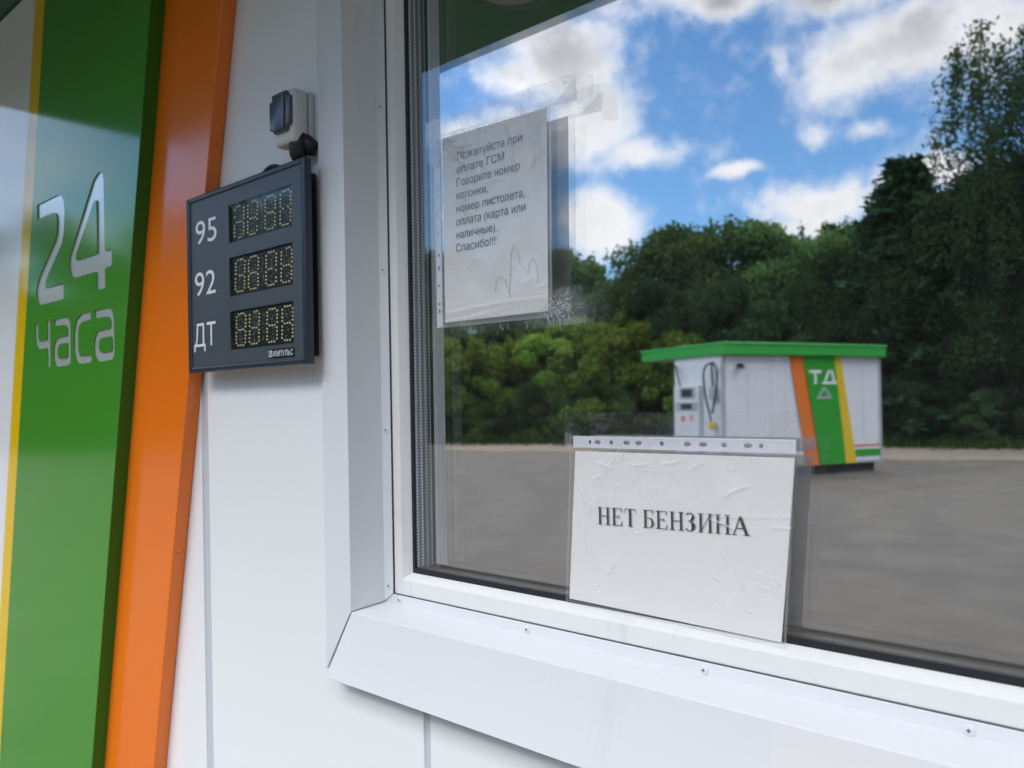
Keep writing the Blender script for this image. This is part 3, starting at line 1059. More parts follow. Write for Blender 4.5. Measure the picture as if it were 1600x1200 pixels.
def sheet(name, corners, y, mat, parent, nx=30, nz=24, amp=0.0006, seed=0, bow=None, ext=0.0):
    b = MB()

    def fn(u, v):
        x, z = quad_at(corners, u, v)
        d = amp * noise.noise(Vector((x * 22 + seed, z * 22, seed))) + amp * .5 * noise.noise(Vector((x * 60, z * 60 + seed, 3)))
        return (x, y - abs(d) - (bow(u, v) if bow else 0), z)
    return b.grid(nx, nz, fn).build(name, mat, parent, smooth=True)


def creased(name, corners, y, mat, parent, creases, nx, nz, bow=None, amp=0.0008, seed=0):
    """clear film with modelled creases: (x0, z0, x1, z1, bend, width, height)"""
    U, V = np.meshgrid(np.linspace(0, 1, nx + 1), np.linspace(0, 1, nz + 1))
    (a0, a1), (b0, b1), (c0, c1), (d0, d1) = corners
    X = (d0 * (1 - U) + c0 * U) * (1 - V) + (a0 * (1 - U) + b0 * U) * V
    Z = (d1 * (1 - U) + c1 * U) * (1 - V) + (a1 * (1 - U) + b1 * U) * V
    Hh = amp * (0.5 + .25 * np.sin(X * 61 + seed + 2.2 * np.sin(Z * 37)) + .25 * np.sin(Z * 83 + 1.7 * np.sin(X * 47 + seed)))
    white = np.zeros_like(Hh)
    for x0, z0, x1, z1, bend, wd, ht in creases:
        L = math.hypot(x1 - x0, z1 - z0)
        ux, uz = (x1 - x0) / L, (z1 - z0) / L
        tt = ((X - x0) * ux + (Z - z0) * uz) / L
        dd = (X - x0) * -uz + (Z - z0) * ux - bend * 4 * tt * (1 - tt)
        win_ = np.clip(tt * 5, 0, 1) * np.clip((1 - tt) * 3, 0, 1)
        Hh = Hh + ht * win_ * np.exp(-(dd / wd) ** 2)
        white = np.maximum(white, win_ * np.exp(-((dd - wd * .5) / (wd * .7)) ** 2) * min(1.0, ht / .0009))  # white streak on one flank of each crease, painted as its glint
    Y = y - Hh
    if bow:
        Y = Y - np.vectorize(bow)(U, V)
    co_ = np.stack([X, Y, Z], -1).reshape(-1, 3)
    ii = np.arange((nx + 1) * (nz + 1)).reshape(nz + 1, nx + 1)
    F = np.stack([ii[:-1, :-1], ii[:-1, 1:], ii[1:, 1:], ii[1:, :-1]], -1).reshape(-1, 4)
    me_ = bpy.data.meshes.new(name)
    me_.vertices.add(len(co_))
    me_.vertices.foreach_set('co', co_.ravel())
    me_.loops.add(F.size)
    me_.loops.foreach_set('vertex_index', F.ravel())
    me_.polygons.add(len(F))
    me_.polygons.foreach_set('loop_start', np.arange(len(F)) * 4)
    me_.polygons.foreach_set('loop_total', np.full(len(F), 4))
    me_.update()
    me_.attributes.new('crease_glint', 'FLOAT', 'POINT').data.foreach_set('value', white.ravel().astype(np.float32))
    return link(name, me_, mat, parent, smooth=True)


def hole_strip(name, x0, x1, z0, z1, y, holes, parent, vertical=False):
    lp_ = [[(x0, z0), (x1, z0), (x1, z1), (x0, z1)]]
    for c, w_, h_ in holes:
        cx, cz = ((x0 + x1) / 2, c) if vertical else (c, (z0 + z1) / 2)
        lp_.append([(cx + w_ * math.cos(a) * .5, cz + h_ * math.sin(a) * .5) for a in np.linspace(0, 2 * math.pi, 14)[:-1]])
    me_ = curve_fill(lp_, 0.0003)
    me_.transform(wall_map(y))
    return link(name, me_, M['strip'], parent)


def tape_piece(name, poly, y, mat, parent, amp=0.0006, seed=0):
    (a, b_, c, d) = poly
    return sheet(name, poly, y, mat, parent, 24, 8, amp, seed)


n1 = thing('payment_notice', 'portrait sheet of printed text in a creased clear sleeve taped high on the glass', 'notice', (-0.87, 0, 1.73))
sheet('paper', [(-0.9735, 2.0270), (-0.7565, 2.0220), (-0.7600, 1.7330), (-0.9745, 1.7330)], PY, M['paper'], n1, 24, 30, 0.0005, 2)
LINES = [('Пожалуйста при', 0.1370), ('оплате ГСМ', 0.1010), ('Говорите номер', 0.1330), ('колонки,', 0.0680), ('номер пистолета,', 0.1430), ('оплата (карта или', 0.1450), ('наличные).', 0.0880), ('Спасибо!!!', 0.0855)]
for i, (s_, wd) in enumerate(LINES):
    me = text_mesh(s_, 0.0)
    lo, hi_ = bbox(me)
    ref_lo, ref_hi = bbox(text_mesh('Н', 0))
    k = 0.0128 / (ref_hi[1] - ref_lo[1])
    kx = wd / (hi_[0] - lo[0])
    zb = 1.9850 - i * 0.02045
    me.transform(Matrix.Translation((-0.9400 - 0.0008 * i, zb, 0)) @ Matrix.Diagonal((kx, k, 1, 1)) @ Matrix.Translation((-lo[0], 0, 0)))
    me.transform(wall_map(PY - .0013))
    link('printed_line', me, M['black_ink'], n1)
mb = MB()                                                   # wavy pencil traces low on the sheet
for pts in ([(-.862, 1.770), (-.860, 1.786), (-.851, 1.793), (-.842, 1.787), (-.836, 1.772), (-.832, 1.757)],
            [(-.834, 1.765), (-.831, 1.790), (-.829, 1.822), (-.823, 1.836), (-.816, 1.826), (-.811, 1.808)],
            [(-.797, 1.790), (-.793, 1.806), (-.786, 1.811), (-.779, 1.800), (-.777, 1.775)]):
    mb.tube([(x, PY - .0011, z) for x, z in pts], 0.0005, 5)
mb.build('pencil_smudge', M['scuff'], n1)
random.seed(23)
CR = []
for k in range(9):                                          # folds fanning from the taped top-left corner
    a = -0.12 - k * 0.17
    x0, z0 = -0.975 + random.uniform(-.004, .012), 2.024 - random.uniform(0, .012)
    ln = random.uniform(.03, .085)
    CR.append((x0, z0, x0 + ln * math.cos(a), z0 + ln * math.sin(a), random.uniform(-.012, .012), random.uniform(.0026, .0060), random.uniform(.0007, .0013)))
for k in range(6):                                          # slack folds hanging from the top edge
    x0 = random.uniform(-.93, -.76)
    CR.append((x0, 2.022, x0 + random.uniform(-.02, .02), random.uniform(1.86, 1.96), random.uniform(-.008, .008), random.uniform(.0022, .0050), random.uniform(.0005, .0011)))
for k in range(16):
    x0, z0 = random.uniform(-.97, -.77), random.uniform(1.75, 1.98)
    a = random.uniform(-.6, .9)
    ln = random.uniform(.015, .05)
    CR.append((x0, z0, x0 + ln * math.cos(a), z0 + ln * math.sin(a), random.uniform(-.004, .004), random.uniform(.0012, .0022), random.uniform(.0003, .0007)))
CR.append((-.99, 1.744, -.75, 1.752, .004, .0025, .0014))
CR.append((-.99, 1.734, -.86, 1.744, -.003, .0018, .0010))
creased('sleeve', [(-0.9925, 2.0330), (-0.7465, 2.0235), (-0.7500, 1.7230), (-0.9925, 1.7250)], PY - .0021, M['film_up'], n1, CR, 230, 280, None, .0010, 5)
hole_strip('binder_strip', -0.9915, -0.9790, 1.7260, 2.0280, PY - .0014, [(z, .0052, .0052 if k % 3 else .009) for k, z in enumerate((1.7520, 1.7640, 1.7930, 1.8210, 1.8420, 1.8760, 1.905, 1.936, 1.948, 1.985))], n1, True)
tape_piece('tape', [(-1.0090, 2.0600), (-0.6990, 2.0560), (-0.6990, 2.0160), (-1.0090, 2.0200)], PY - .0030, M['tape_up'], n1, .0010, 1)
tape_piece('tape', [(-0.6985, 2.0560), (-0.6705, 2.0440), (-0.6715, 1.9960), (-0.6985, 2.0030)], PY - .0032, M['tape_milky'], n1, .0012, 4)
mb = MB()                                                   # curled flap at the end of the tape
mb.grid(12, 6, lambda u, v: (lerp(-0.745, -0.6985, u), PY - .0042 - .004 * u * v, lerp(2.0195, lerp(2.0165, 2.046, v), u)))
mb.build('tape_flap', M['tape_curl'], n1, smooth=True)
tape_piece('tape', [(-0.9840, 1.7480), (-0.7000, 1.7610), (-0.6960, 1.7130), (-0.9840, 1.7060)], PY - .0031, M['tape'], n1, .0010, 9)
tape_piece('tape', [(-0.7520, 1.7620), (-0.6960, 1.7640), (-0.6880, 1.7100), (-0.7900, 1.7090)], PY - .0035, M['tape_old'], n1, .0012, 12)
tape_piece('tape', [(-1.0120, 2.0600), (-0.9750, 2.0580), (-0.9760, 1.9850), (-1.0080, 1.9950)], PY - .0034, M['tape_old'], n1, .0012, 15)

n2 = thing('fuel_notice', 'landscape sheet with one line of serif capitals in a clear sleeve low on the glass', 'notice', (-0.56, 0, 1.322))
LC = [(-0.7150, 1.5345), (-0.4000, 1.5345), (-0.4180, 1.3225), (-0.7298, 1.3275)]
lowbow = lambda u, v: 0.0035 * (1 - v) ** 2 * u
sheet('paper', LC, PY, M['paper'], n2, 30, 24, 0.0005, 7, lowbow)


# serif capitals, drawn stroke by stroke (cap height 1)
def rc(x0, x1, z0, z1):
    return [(x0, z0), (x1, z0), (x1, z1), (x0, z1)]


def stem(x, w_=.125, z0=0.0, z1=1.0):
    return [rc(x, x + w_, z0, z1), rc(x - .085, x + w_ + .085, z0, z0 + .035), rc(x - .085, x + w_ + .085, z1 - .035, z1)]


def arc_pts(cx, cz, rx, rz, a0, a1, n=14):
    return [(cx + rx * math.cos(a), cz + rz * math.sin(a)) for a in np.linspace(a0, a1, n)]


def crescent(cx, cz, rx, rz, w_, a0=-math.pi / 2, a1=math.pi / 2):
    o_ = arc_pts(cx, cz, rx, rz, a0, a1)
    i_ = arc_pts(cx, cz, rx - w_, rz - .04, a1, a0)
    return [o_ + i_]


SER = {'Н': (stem(.10) + stem(.60) + [rc(.24, .60, .48, .525)], .86),
       'Е': (stem(.10) + [rc(.24, .62, .965, 1.0), rc(.60, .645, .78, 1.0), rc(.24, .50, .49, .53), rc(.465, .50, .40, .62), rc(.24, .64, 0, .035), [(.64, 0), (.68, .25), (.645, .25), (.58, 0.03)]], .74),
       'Т': ([rc(.30, .44, 0, 1), rc(.215, .525, 0, .035), rc(.04, .70, .96, 1.0), [(.04, .96), (.07, .96), (.03, .76), (.0, .76)], [(.70, .96), (.67, .96), (.71, .76), (.74, .76)]], .78),
       'Б': (stem(.10) + [rc(.24, .60, .96, 1.0), rc(.575, .615, .78, 1.0), rc(.24, .44, .53, .57), rc(.24, .44, 0, .035)] + crescent(.40, .285, .27, .285, .14), .72),
       'З': (crescent(.24, .765, .25, .235, .095, -1.5, 2.6) + crescent(.24, .27, .30, .27, .105, -2.6, 1.5) + [rc(.14, .30, .52, .56)], .62),
       'И': (stem(.10) + stem(.60) + [[(.24, .12), (.60, .80), (.60, .88), (.24, .20)]], .86),
       'А': ([[(.03, 0), (.09, 0), (.40, .90), (.44, 1.0), (.38, 1.0)], [(.40, 1.0), (.45, 1.0), (.82, 0), (.65, 0), (.355, .82)], rc(-.04, .22, 0, .035), rc(.55, .90, 0, .035), rc(.20, .62, .33, .375)], .90)}
glyphs = []
penx = 0.0
for ch in 'НЕТ БЕНЗИНА':
    if ch == ' ':
        penx += .30
        continue
    polys, adv = SER[ch]
    for pl in polys:
        glyphs.append([(x + penx, z) for x, z in pl])
    penx += adv + .045
tw, tx0, tx1 = penx, -0.6775, -0.4535
mb = MB()
for pl in glyphs:
    f = mb.face([(lerp(tx0, tx1, x / tw), PY - .0016 - lowbow(.5, .5), 1.4365 + (x / tw) * .0045 + z * .0232) for x, z in pl])
bmesh.ops.triangulate(mb.b, faces=mb.b.faces[:])
mb.build('printed_line', M['black_ink'], n2)
CR = []
for k in range(46):
    g_ = k % 4
    if g_ in (0, 1):                                        # crinkles under the taped top edge, most on the left
        x0, z0 = -.71 + abs(random.gauss(0, .10)), 1.532 - abs(random.gauss(0, .028))
        a = random.choice((random.uniform(-1.5, -.9), random.uniform(-.35, .35), random.uniform(.5, .9)))
    elif g_ == 2:                                           # crinkles at the loose lower right corner
        x0, z0 = -.415 - abs(random.gauss(0, .035)), 1.345 + abs(random.gauss(0, .03))
        a = random.uniform(2.0, 2.9)
    else:
        x0, z0 = random.uniform(-.70, -.42), random.uniform(1.34, 1.52)
        a = random.uniform(-.5, 1.0)
    ln = random.uniform(.012, .050)
    CR.append((x0, z0, x0 + ln * math.cos(a), z0 + ln * math.sin(a), random.uniform(-.005, .005), random.uniform(.0009, .0019), random.uniform(.0003, .0009)))
CR.append((-.40, 1.470, -.52, 1.462, .002, .0012, .0006))
CR.append((-.712, 1.50, -.700, 1.38, .004, .0016, .0007))
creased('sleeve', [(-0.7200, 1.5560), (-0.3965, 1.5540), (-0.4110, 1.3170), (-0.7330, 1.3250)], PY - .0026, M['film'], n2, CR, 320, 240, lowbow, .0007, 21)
hole_strip('binder_strip', -0.7170, -0.3975, 1.5395, 1.5555, PY - .0018, [(x, w_, .0058) for x, w_ in ((-.688, .005), (-.675, .010), (-.6525, .006), (-.628, .0105), (-.6095, .0105), (-.574, .0065), (-.537, .0105), (-.515, .011), (-.487, .0075), (-.456, .0115), (-.4395, .006))], n2)
tape_piece('tape', [(-0.7300, 1.5880), (-0.3950, 1.5870), (-0.3830, 1.5450), (-0.7300, 1.5430)], PY - .0038, M['tape'], n2, .0010, 31)
tape_piece('tape', [(-0.7300, 1.5600), (-0.7180, 1.5590), (-0.7180, 1.5410), (-0.7305, 1.5420)], PY - .0044, M['tape_milky'], n2, .0008, 33)

def border(name, c, w_, y, mat, parent, bow=None):
    b = MB()
    o_ = [Vector((x, 0, z)) for x, z in c]
    ctr = sum(o_, Vector()) / 4
    n_ = 16
    for k in range(4):
        p, q = o_[k], o_[(k + 1) % 4]
        for j in range(n_):
            a0, a1 = p.lerp(q, j / n_), p.lerp(q, (j + 1) / n_)
            i0, i1 = a0 + (ctr - a0).normalized() * w_, a1 + (ctr - a1).normalized() * w_
            f = [Vector((v.x, y - .0006 * abs(noise.noise(v * 40)) - (bow((v.x - o_[0].x) / (o_[1].x - o_[0].x), (v.z - o_[3].z) / (o_[0].z - o_[3].z)) if bow else 0), v.z)) for v in (a0, a1, i1, i0)]
            b.face(f)
    return b.build(name, mat, parent)


border('sleeve_edge', [(-0.9925, 2.0330), (-0.7465, 2.0235), (-0.7500, 1.7230), (-0.9925, 1.7250)], .0035, PY - .0040, M['tape_milky'], n1)
border('sleeve_edge', [(-0.7200, 1.5560), (-0.3965, 1.5540), (-0.4110, 1.3170), (-0.7330, 1.3250)], .0030, PY - .0044, M['tape_milky'], n2, lowbow)
random.seed(19)
mb = MB()                                                   # cracks where the old tape has gone brittle
for k in range(26):
    x, z = random.uniform(-.765, -.705), random.uniform(1.715, 1.752)
    if k > 20:
        x, z = random.uniform(-.86, -.74), 1.722
    a = random.uniform(-2.2, -0.6) if k > 10 else random.uniform(-.6, .9)
    ln = random.uniform(.006, .022)
    p = [Vector((x, PY - .0052, z))]
    for j in range(4):
        a += random.uniform(-.35, .35)
        p.append(p[-1] + Vector((math.cos(a), 0, math.sin(a))) * ln / 4)
    mb.tube(p, random.uniform(.00014, .0003), 4)
mb.build('tape_cracks', M['strip'], n1)

# ------------------------------------------------------------------ ground
mb = MB()
mb.box(-260, 260, -260, 120, -1.0, 0.0)
g = mb.build('ground', M['asphalt'])
g['kind'] = 'structure'


def flat(name, pts, z0, z1, mat):
    b = MB()
    b.loft([(x, y, z0) for x, y in pts], [(x, y, z1) for x, y in pts])
    o_ = b.build(name, mat)
    o_['kind'] = 'structure'
    return o_


random.seed(11)
edge = [(-60, -8.0), (-40, -13.5), (-27, -18.4), (-17.5, -20.6), (-9.5, -21.4), (-5.0, -22.8), (3, -24.0), (30, -26)]
edge2 = []
for i in range(len(edge) - 1):
    for k in range(8):
        t = k / 8
        edge2.append((lerp(edge[i][0], edge[i + 1][0], t), lerp(edge[i][1], edge[i + 1][1], t) + random.uniform(-.35, .35)))
flat('verge', edge2 + [(60, -40), (60, -120), (-120, -120), (-120, -10)], -.3, 0.006, M['sand'])
wood = [(-60, -13.0), (-40, -19.5), (-27.2, -24.7), (-20, -26.3), (-13, -27.8), (-6.7, -29.4), (3, -31), (30, -33)]
flat('forest_floor', wood + [(60, -60), (60, -118), (-118, -118), (-118, -12)], -.25, 0.03, M['soil'])

# grass along the edge of the wood
rng = np.random.default_rng(4)


def leaf_mesh(name, P, size, mat, up_bias=0.0, aspect=0.55, seed=0, nrm=None):
    """many small leaf quads, one mesh"""
    r = np.random.default_rng(seed)
    n = len(P)
    a = r.normal(size=(n, 3))
    a[:, 2] += up_bias
    a /= np.linalg.norm(a, axis=1)[:, None]
    b = r.normal(size=(n, 3))
    b -= a * (a * b).sum(1)[:, None]
    b /= np.linalg.norm(b, axis=1)[:, None]
    s = size * r.uniform(0.6, 1.35, n)[:, None]
    V = np.stack([P - a * s, P + b * s * aspect, P + a * s, P - b * s * aspect], 1).reshape(-1, 3)
    me_ = bpy.data.meshes.new(name)
    me_.vertices.add(4 * n)
    me_.vertices.foreach_set('co', V.ravel())
    me_.loops.add(4 * n)
    me_.loops.foreach_set('vertex_index', np.arange(4 * n))
    me_.polygons.add(n)
    me_.polygons.foreach_set('loop_start', np.arange(n) * 4)
    me_.polygons.foreach_set('loop_total', np.full(n, 4))
    me_.update()
    me_.materials.append(mat)
    return me_


gp = []
for i in range(len(wood) - 1):
    (xa, ya), (xb, yb) = wood[i], wood[i + 1]
    n_ = int(math.hypot(xb - xa, yb - ya) * 330)
    t = rng.uniform(0, 1, n_)
    off = rng.normal(0.5, 0.8, n_)
    d = rng.uniform(0, 1, n_) ** 2
    gp.append(np.stack([xa + (xb - xa) * t + rng.normal(0, .2, n_), ya + (yb - ya) * t + off, 0.02 + 0.28 * d * np.clip(1.4 - off * .55, 0.1, 1.2)], 1))
me = leaf_mesh('grass', np.concatenate(gp), 0.16, M['grass'], 1.2, 0.16, 3)
go = link('grass', me, None)
go['kind'] = 'stuff'
go['label'] = 'rough grass along the edge of the wood'


# ------------------------------------------------------------------ trees: prototypes, then copies
def crown_points(blobs, n, seed, shell=0.55):
    r = np.random.default_rng(seed)
    B = np.array(blobs)
    vol = B[:, 3] * B[:, 4] * B[:, 5]
    idx = r.choice(len(B), n, p=vol ** .75 / (vol ** .75).sum())
    d = r.normal(size=(n, 3))
    d /= np.linalg.norm(d, axis=1)[:, None]
    rad = r.uniform(shell ** 3, 1, n) ** (1 / 3) * r.normal(1, .10, n)
    return B[idx, :3] + d * rad[:, None] * B[idx, 3:6]


def trunk_mesh(h, r0, limbs, mat, seed, limb_r=.55):
    rnd = random.Random(seed)
    b = MB()
    pts, rad = [], []
    x = y = 0.0
    for k in range(9):
        t = k / 8
        pts.append((x, y, h * t))
        rad.append(max(.003, r0 * (1 - t) ** .8))
        x += rnd.uniform(-.02, .02) * h * .5
        y += rnd.uniform(-.02, .02) * h * .5
    b.tube(pts, rad, 8)
    for k in range(limbs):
        t = rnd.uniform(.25, .9)
        i = int(t * 8)
        p = Vector(pts[i])
        a = rnd.uniform(0, 6.28)
        ln = h * (1 - t) * rnd.uniform(.18, .36) + .03
        d = Vector((math.cos(a), math.sin(a), rnd.uniform(.3, 1.0))).normalized()
        b.tube([p, p + d * ln * .5, p + d * ln + Vector((0, 0, ln * .15))], [rad[i] * limb_r, rad[i] * limb_r * .6, .003], 5)
    bmesh.ops.recalc_face_normals(b.b, faces=b.b.faces[:])
    me_ = bpy.data.meshes.new('trunk')
    b.b.to_mesh(me_)
    b.b.free()
    me_.materials.append(mat)
    return me_


def broadleaf(seed, nleaf, mat, low=.12, wide=.36, leaf=.020):
    """unit-height tree (1 m tall, scaled on placing)"""
    rnd = random.Random(seed)
    blobs = []
    for k in range(46):
        t = rnd.uniform(low, .94)
        env = wide * math.sin(min(1.0, (t - low) / (1 - low) * .92 + .14) * math.pi) ** .65
        a = rnd.uniform(0, 6.28)
        rr = env * math.sqrt(rnd.uniform(.05, 1))
        s_ = rnd.uniform(.055, .125)
        blobs.append((rr * math.cos(a), rr * math.sin(a), t, s_ * 1.15, s_ * 1.15, s_ * .8))
    for k in range(5):                                      # leading shoots above the crown
        a = rnd.uniform(0, 6.28)
        rr = wide * rnd.uniform(0, .55)
        blobs.append((rr * math.cos(a), rr * math.sin(a), rnd.uniform(.86, 1.0) - rr * .25, .022, .022, .07))
    P = crown_points(blobs, nleaf, seed)
    return leaf_mesh('crown', P, leaf, mat, .4, .6, seed), trunk_mesh(.92, .022, 14, M['bark'], seed)


def spruce(seed, nleaf, mat):
    r = np.random.default_rng(seed)
    P = []
    tiers = 26
    for k in range(tiers):
        t = .08 + .90 * k / tiers
        rad = .20 * (1 - t) ** .85 + .006
        nb = 11
        for j in range(nb):
            a = r.uniform(0, 6.28)
            n_ = int(nleaf / tiers / nb * (1.5 - t))
            u = r.uniform(.1, 1, n_) ** .7
            ll = rad * r.uniform(.7, 1.15)
            x = np.cos(a) * u * ll + r.normal(0, .008, n_)
            y = np.sin(a) * u * ll + r.normal(0, .008, n_)
            z = t - .05 * u * (1 - t) + .03 * u ** 3 + r.normal(0, .006, n_)
            P.append(np.stack([x, y, z], 1))
    return leaf_mesh('crown', np.concatenate(P), .016, mat, .0, .35, seed), trunk_mesh(.97, .016, 0, M['bark'], seed)


def birch(seed, nleaf, mat):
    r = np.random.default_rng(seed)
    rnd = random.Random(seed)
    P = []
    for k in range(80):                                    # drooping sprays hung on rising limbs
        t = rnd.uniform(.30, .98)
        env = .155 * math.sin(min(1, (t - .28) / .72 * .85 + .18) * math.pi) ** .7
        a = rnd.uniform(0, 6.28)
        rr = env * math.sqrt(rnd.uniform(.15, 1))
        n_ = int(nleaf / 95)
        u = r.uniform(0, 1, n_)
        ln = rnd.uniform(.07, .16)
        x = rr * np.cos(a) * (1 + .25 * u) + r.normal(0, .010, n_)
        y = rr * np.sin(a) * (1 + .25 * u) + r.normal(0, .010, n_)
        z = t - 1.35 * ln * u ** 1.3 + r.normal(0, .008, n_)
        P.append(np.stack([x, y, z], 1))
    return leaf_mesh('crown', np.concatenate(P), .0058, mat, -.6, .5, seed), trunk_mesh(.97, .0085, 0, M['bark_birch'], seed)


PROTO = {'bush': [broadleaf(s_, 11000, M['leaf_bush'], .0, .50, .020) for s_ in (1, 2, 3)],
         'mid': [broadleaf(s_, 22000, M['leaf_mid'], .05, .29, .0110) for s_ in (11, 12, 13)],
         'dark': [broadleaf(s_, 22000, M['leaf_dark'], .04, .31, .0110) for s_ in (21, 22)],
         'spruce': [spruce(s_, 16000, M['needle']) for s_ in (31, 32)],
         'birch': [birch(s_, 11000, M['leaf_birch']) for s_ in (41, 42)]}
counter = {}
trng = random.Random(77)


def plant(name, kind, x, y, h, wide, label, group, cat='tree'):
    t = thing(name, label, cat, (x, y, 0), group)
    i = counter.get(kind, 0)
    counter[kind] = i + 1
    cm, tm = PROTO[kind][i % len(PROTO[kind])]
    for nm, me_ in (('crown', cm), ('trunk', tm)):
        o = bpy.data.objects.new(nm, me_)
        COL.objects.link(o)
        o.parent = t
    t.scale = (h * wide, h * wide, h)
    t.rotation_euler = (0, 0, trng.uniform(0, 6.28))
    return t


for x, y, h in [(-30.7, -22.4, 5.0), (-29.0, -23.2, 5.5), (-27.5, -23.9, 4.8), (-25.9, -24.3, 4.6), (-25.0, -25.0, 4.0), (-24.1, -25.7, 4.8), (-22.5, -25.7, 5.1), (-22.0, -26.6, 5.4), (-20.6, -26.5, 4.9), (-19.9, -27.1, 5.5), (-18.8, -27.5, 5.2), (-17.7, -27.7, 4.9)]:
    plant('willow_bush', 'bush', x, y - .8, h, .85, 'yellow-green leafy bush mirrored in the window at the edge of the wood', 'bushes along the wood', 'bush')
for x, y, h in [(-27.0, -24.2, 2.4), (-24.6, -25.0, 2.0), (-22.9, -25.4, 2.6), (-21.2, -25.9, 2.2), (-19.2, -26.6, 2.5), (-16.6, -27.4, 2.4), (-14.2, -28.0, 2.2), (-11.5, -28.6, 2.0), (-9.0, -29.2, 2.2), (-7.0, -29.6, 1.8), (-5.2, -29.9, 2.2)]:
    plant('low_shrub', 'mid', x, y, h, 1.3, 'low dark shrub mirrored in the window at the foot of the wood', 'shrubs at the foot of the wood', 'bush')
for x, y, h in [(-36.3, -28.3, 10.3), (-33.6, -29.7, 9.8), (-32.4, -32.5, 9.9), (-29.5, -32.9, 9.3), (-28.5, -34.5, 9.9), (-27.7, -36.0, 9.6), (-25.3, -35.0, 8.2), (-24.7, -28.8, 6.7), (-23.4, -30.4, 6.8), (-21.4, -30.2, 6.8), (-36.1, -23.2, 8.7), (-39.6, -22.4, 9.7), (-27.0, -29.0, 7.0), (-30.5, -27.5, 7.4), (-33.5, -26.0, 7.8)]:
    plant('broadleaf_tree', 'mid', x, y, h, .95, 'mid green leafy tree mirrored in the window behind the pale bushes', 'leafy trees behind the bushes')
for x, y, h in [(-21.1, -31.4, 9.1), (-20.5, -32.8, 9.7), (-18.8, -32.4, 9.2), (-18.2, -33.8, 10.0), (-16.7, -33.8, 9.4), (-15.7, -34.8, 9.0), (-14.1, -34.3, 8.8), (-13.5, -35.7, 9.1), (-12.1, -35.0, 8.9), (-19.3, -29.0, 6.7), (-17.8, -29.5, 6.8), (-16.1, -29.6, 6.4), (-14.5, -29.7, 6.0), (-13.3, -30.6, 6.2), (-11.8, -30.5, 5.8), (-10.7, -31.4, 6.2), (-9.4, -31.5, 6.3), (-12.6, -29.2, 4.2), (-10.2, -29.9, 4.4)]:
    plant('dark_broadleaf_tree', 'mid' if y < -31 and x < -12.5 else 'dark', x, y, h, 1.0, 'dark dense tree of the wood mirrored behind the small white fuel container', 'dense trees behind the fuel container')
for x, y, h in [(-8.9, -31.9, 9.1), (-8.7, -33.8, 10.0), (-7.5, -32.9, 9.9), (-6.9, -34.2, 10.3), (-5.9, -34.5, 10.6), (-8.4, -30.9, 5.2), (-7.4, -30.8, 4.9), (-6.4, -31.4, 5.3), (-5.4, -31.0, 4.9), (-4.3, -33.6, 10.7), (-3.0, -32.5, 9.5), (-1.6, -34.0, 10.6), (0.2, -34.1, 9.8), (-3.8, -31.2, 5.2), (-2.0, -31.6, 5.6)]:
    plant('shady_tree', 'dark', x, y, h, .9, 'very dark tree mirrored right of the fuel container under the tall birches', 'shady trees under the birches')
for x, y, h in [(-31, -19.3, 10.5), (-33.5, -18.6, 11), (-35, -16.0, 10.2), (-29.0, -20.8, 9.6), (-38, -14.0, 9.0), (-41, -10.5, 9.5), (-43, -6.5, 9.0), (-45, -2.0, 9.8), (-44, 3.0, 9.2), (-37, -19, 11), (-42, -14, 11)]:
    plant('yard_tree', 'mid', x, y, h, .95, 'leafy tree at the far left of the yard, outside the picture', 'trees left of the yard')
for x, y, h in [(3.0, -32, 10.5), (6.0, -31, 11), (9.5, -30, 10), (13, -29, 11.5), (16.5, -27.5, 10.5), (20, -25, 11), (23, -21.5, 10.5), (25.5, -17, 11), (27, -12, 10.4), (28, -7, 11), (29, -2, 10.6), (8, -34, 12), (15, -32, 12)]:
    plant('yard_tree', 'dark', x, y, h, .95, 'leafy tree at the far right of the yard, outside the picture', 'trees right of the yard')
plant('spruce_tree', 'spruce', -10.1, -32.2, 10.9, 1.9, 'pointed spruce mirrored left of the tall birches', None)
for x, y, h in [(-14.8, -37.0, 9.8), (-23.2, -37.5, 10.2)]:
    plant('spruce_tree', 'spruce', x, y, h, .9, 'spruce top rising among the dark trees mirrored behind the fuel container', 'spruces among the dark trees')
plant('birch_tree', 'birch', -7.3, -31.8, 15.3, 1.0, 'tallest drooping birch mirrored near the right edge of the window', None)
for x, y, h in [(-6.2, -33.2, 15.1), (-4.7, -33.5, 16.5)]:
    plant('birch_tree', 'birch', x, y, h, 1.0, 'tall drooping birch partly mirrored at the right edge of the window', 'birches at the window edge')

# ------------------------------------------------------------------ fuel container across the yard
KP = Vector((-8.135, -14.253, 0.0))
KROT = math.atan2(-0.9247, 0.3808)
kio = thing('fuel_container', 'small white fuel container with green roof and coloured stripes mirrored in the window', 'fuel kiosk', (0, 0, 0))
kio.location = KP
kio.rotation_euler = (0, 0, KROT)
LOC[kio.name] = Vector((0, 0, 0))
KL, KW, KB, KH = 4.42, 1.60, 0.20, 2.53
mb = MB()
mb.box(0, KL, -KW, 0, KB, KH)
kw = mb.build('wall', M['kiosk_white'], kio, 0.01)
mb = MB()
mb.box(-0.02, KL - .1, -KW + .1, -0.12, 0.0, KB)
mb.build('plinth', M['plinth'], kio)
mb = MB()
for a in (0.62, 1.23, 1.64, 3.85):
    mb.box(a, a + .012, -.002, .004, KB + .02, KH - .02)
mb.build('panel_joint', M['joint'], kw)
mb = MB()
mb.box(-0.06, KL + .05, -2.80, 0.14, 2.53, 2.775)
mb.build('roof', M['roof_green'], kio, 0.02)
mb = MB()
mb.box(-.012, .05, -.05, .012, KB, KH - .004)
mb.box(KL - .05, KL + .012, -.05, .012, KB, KH - .004)
mb.box(.05, KL - .05, .0005, .010, KB, KB + .05)
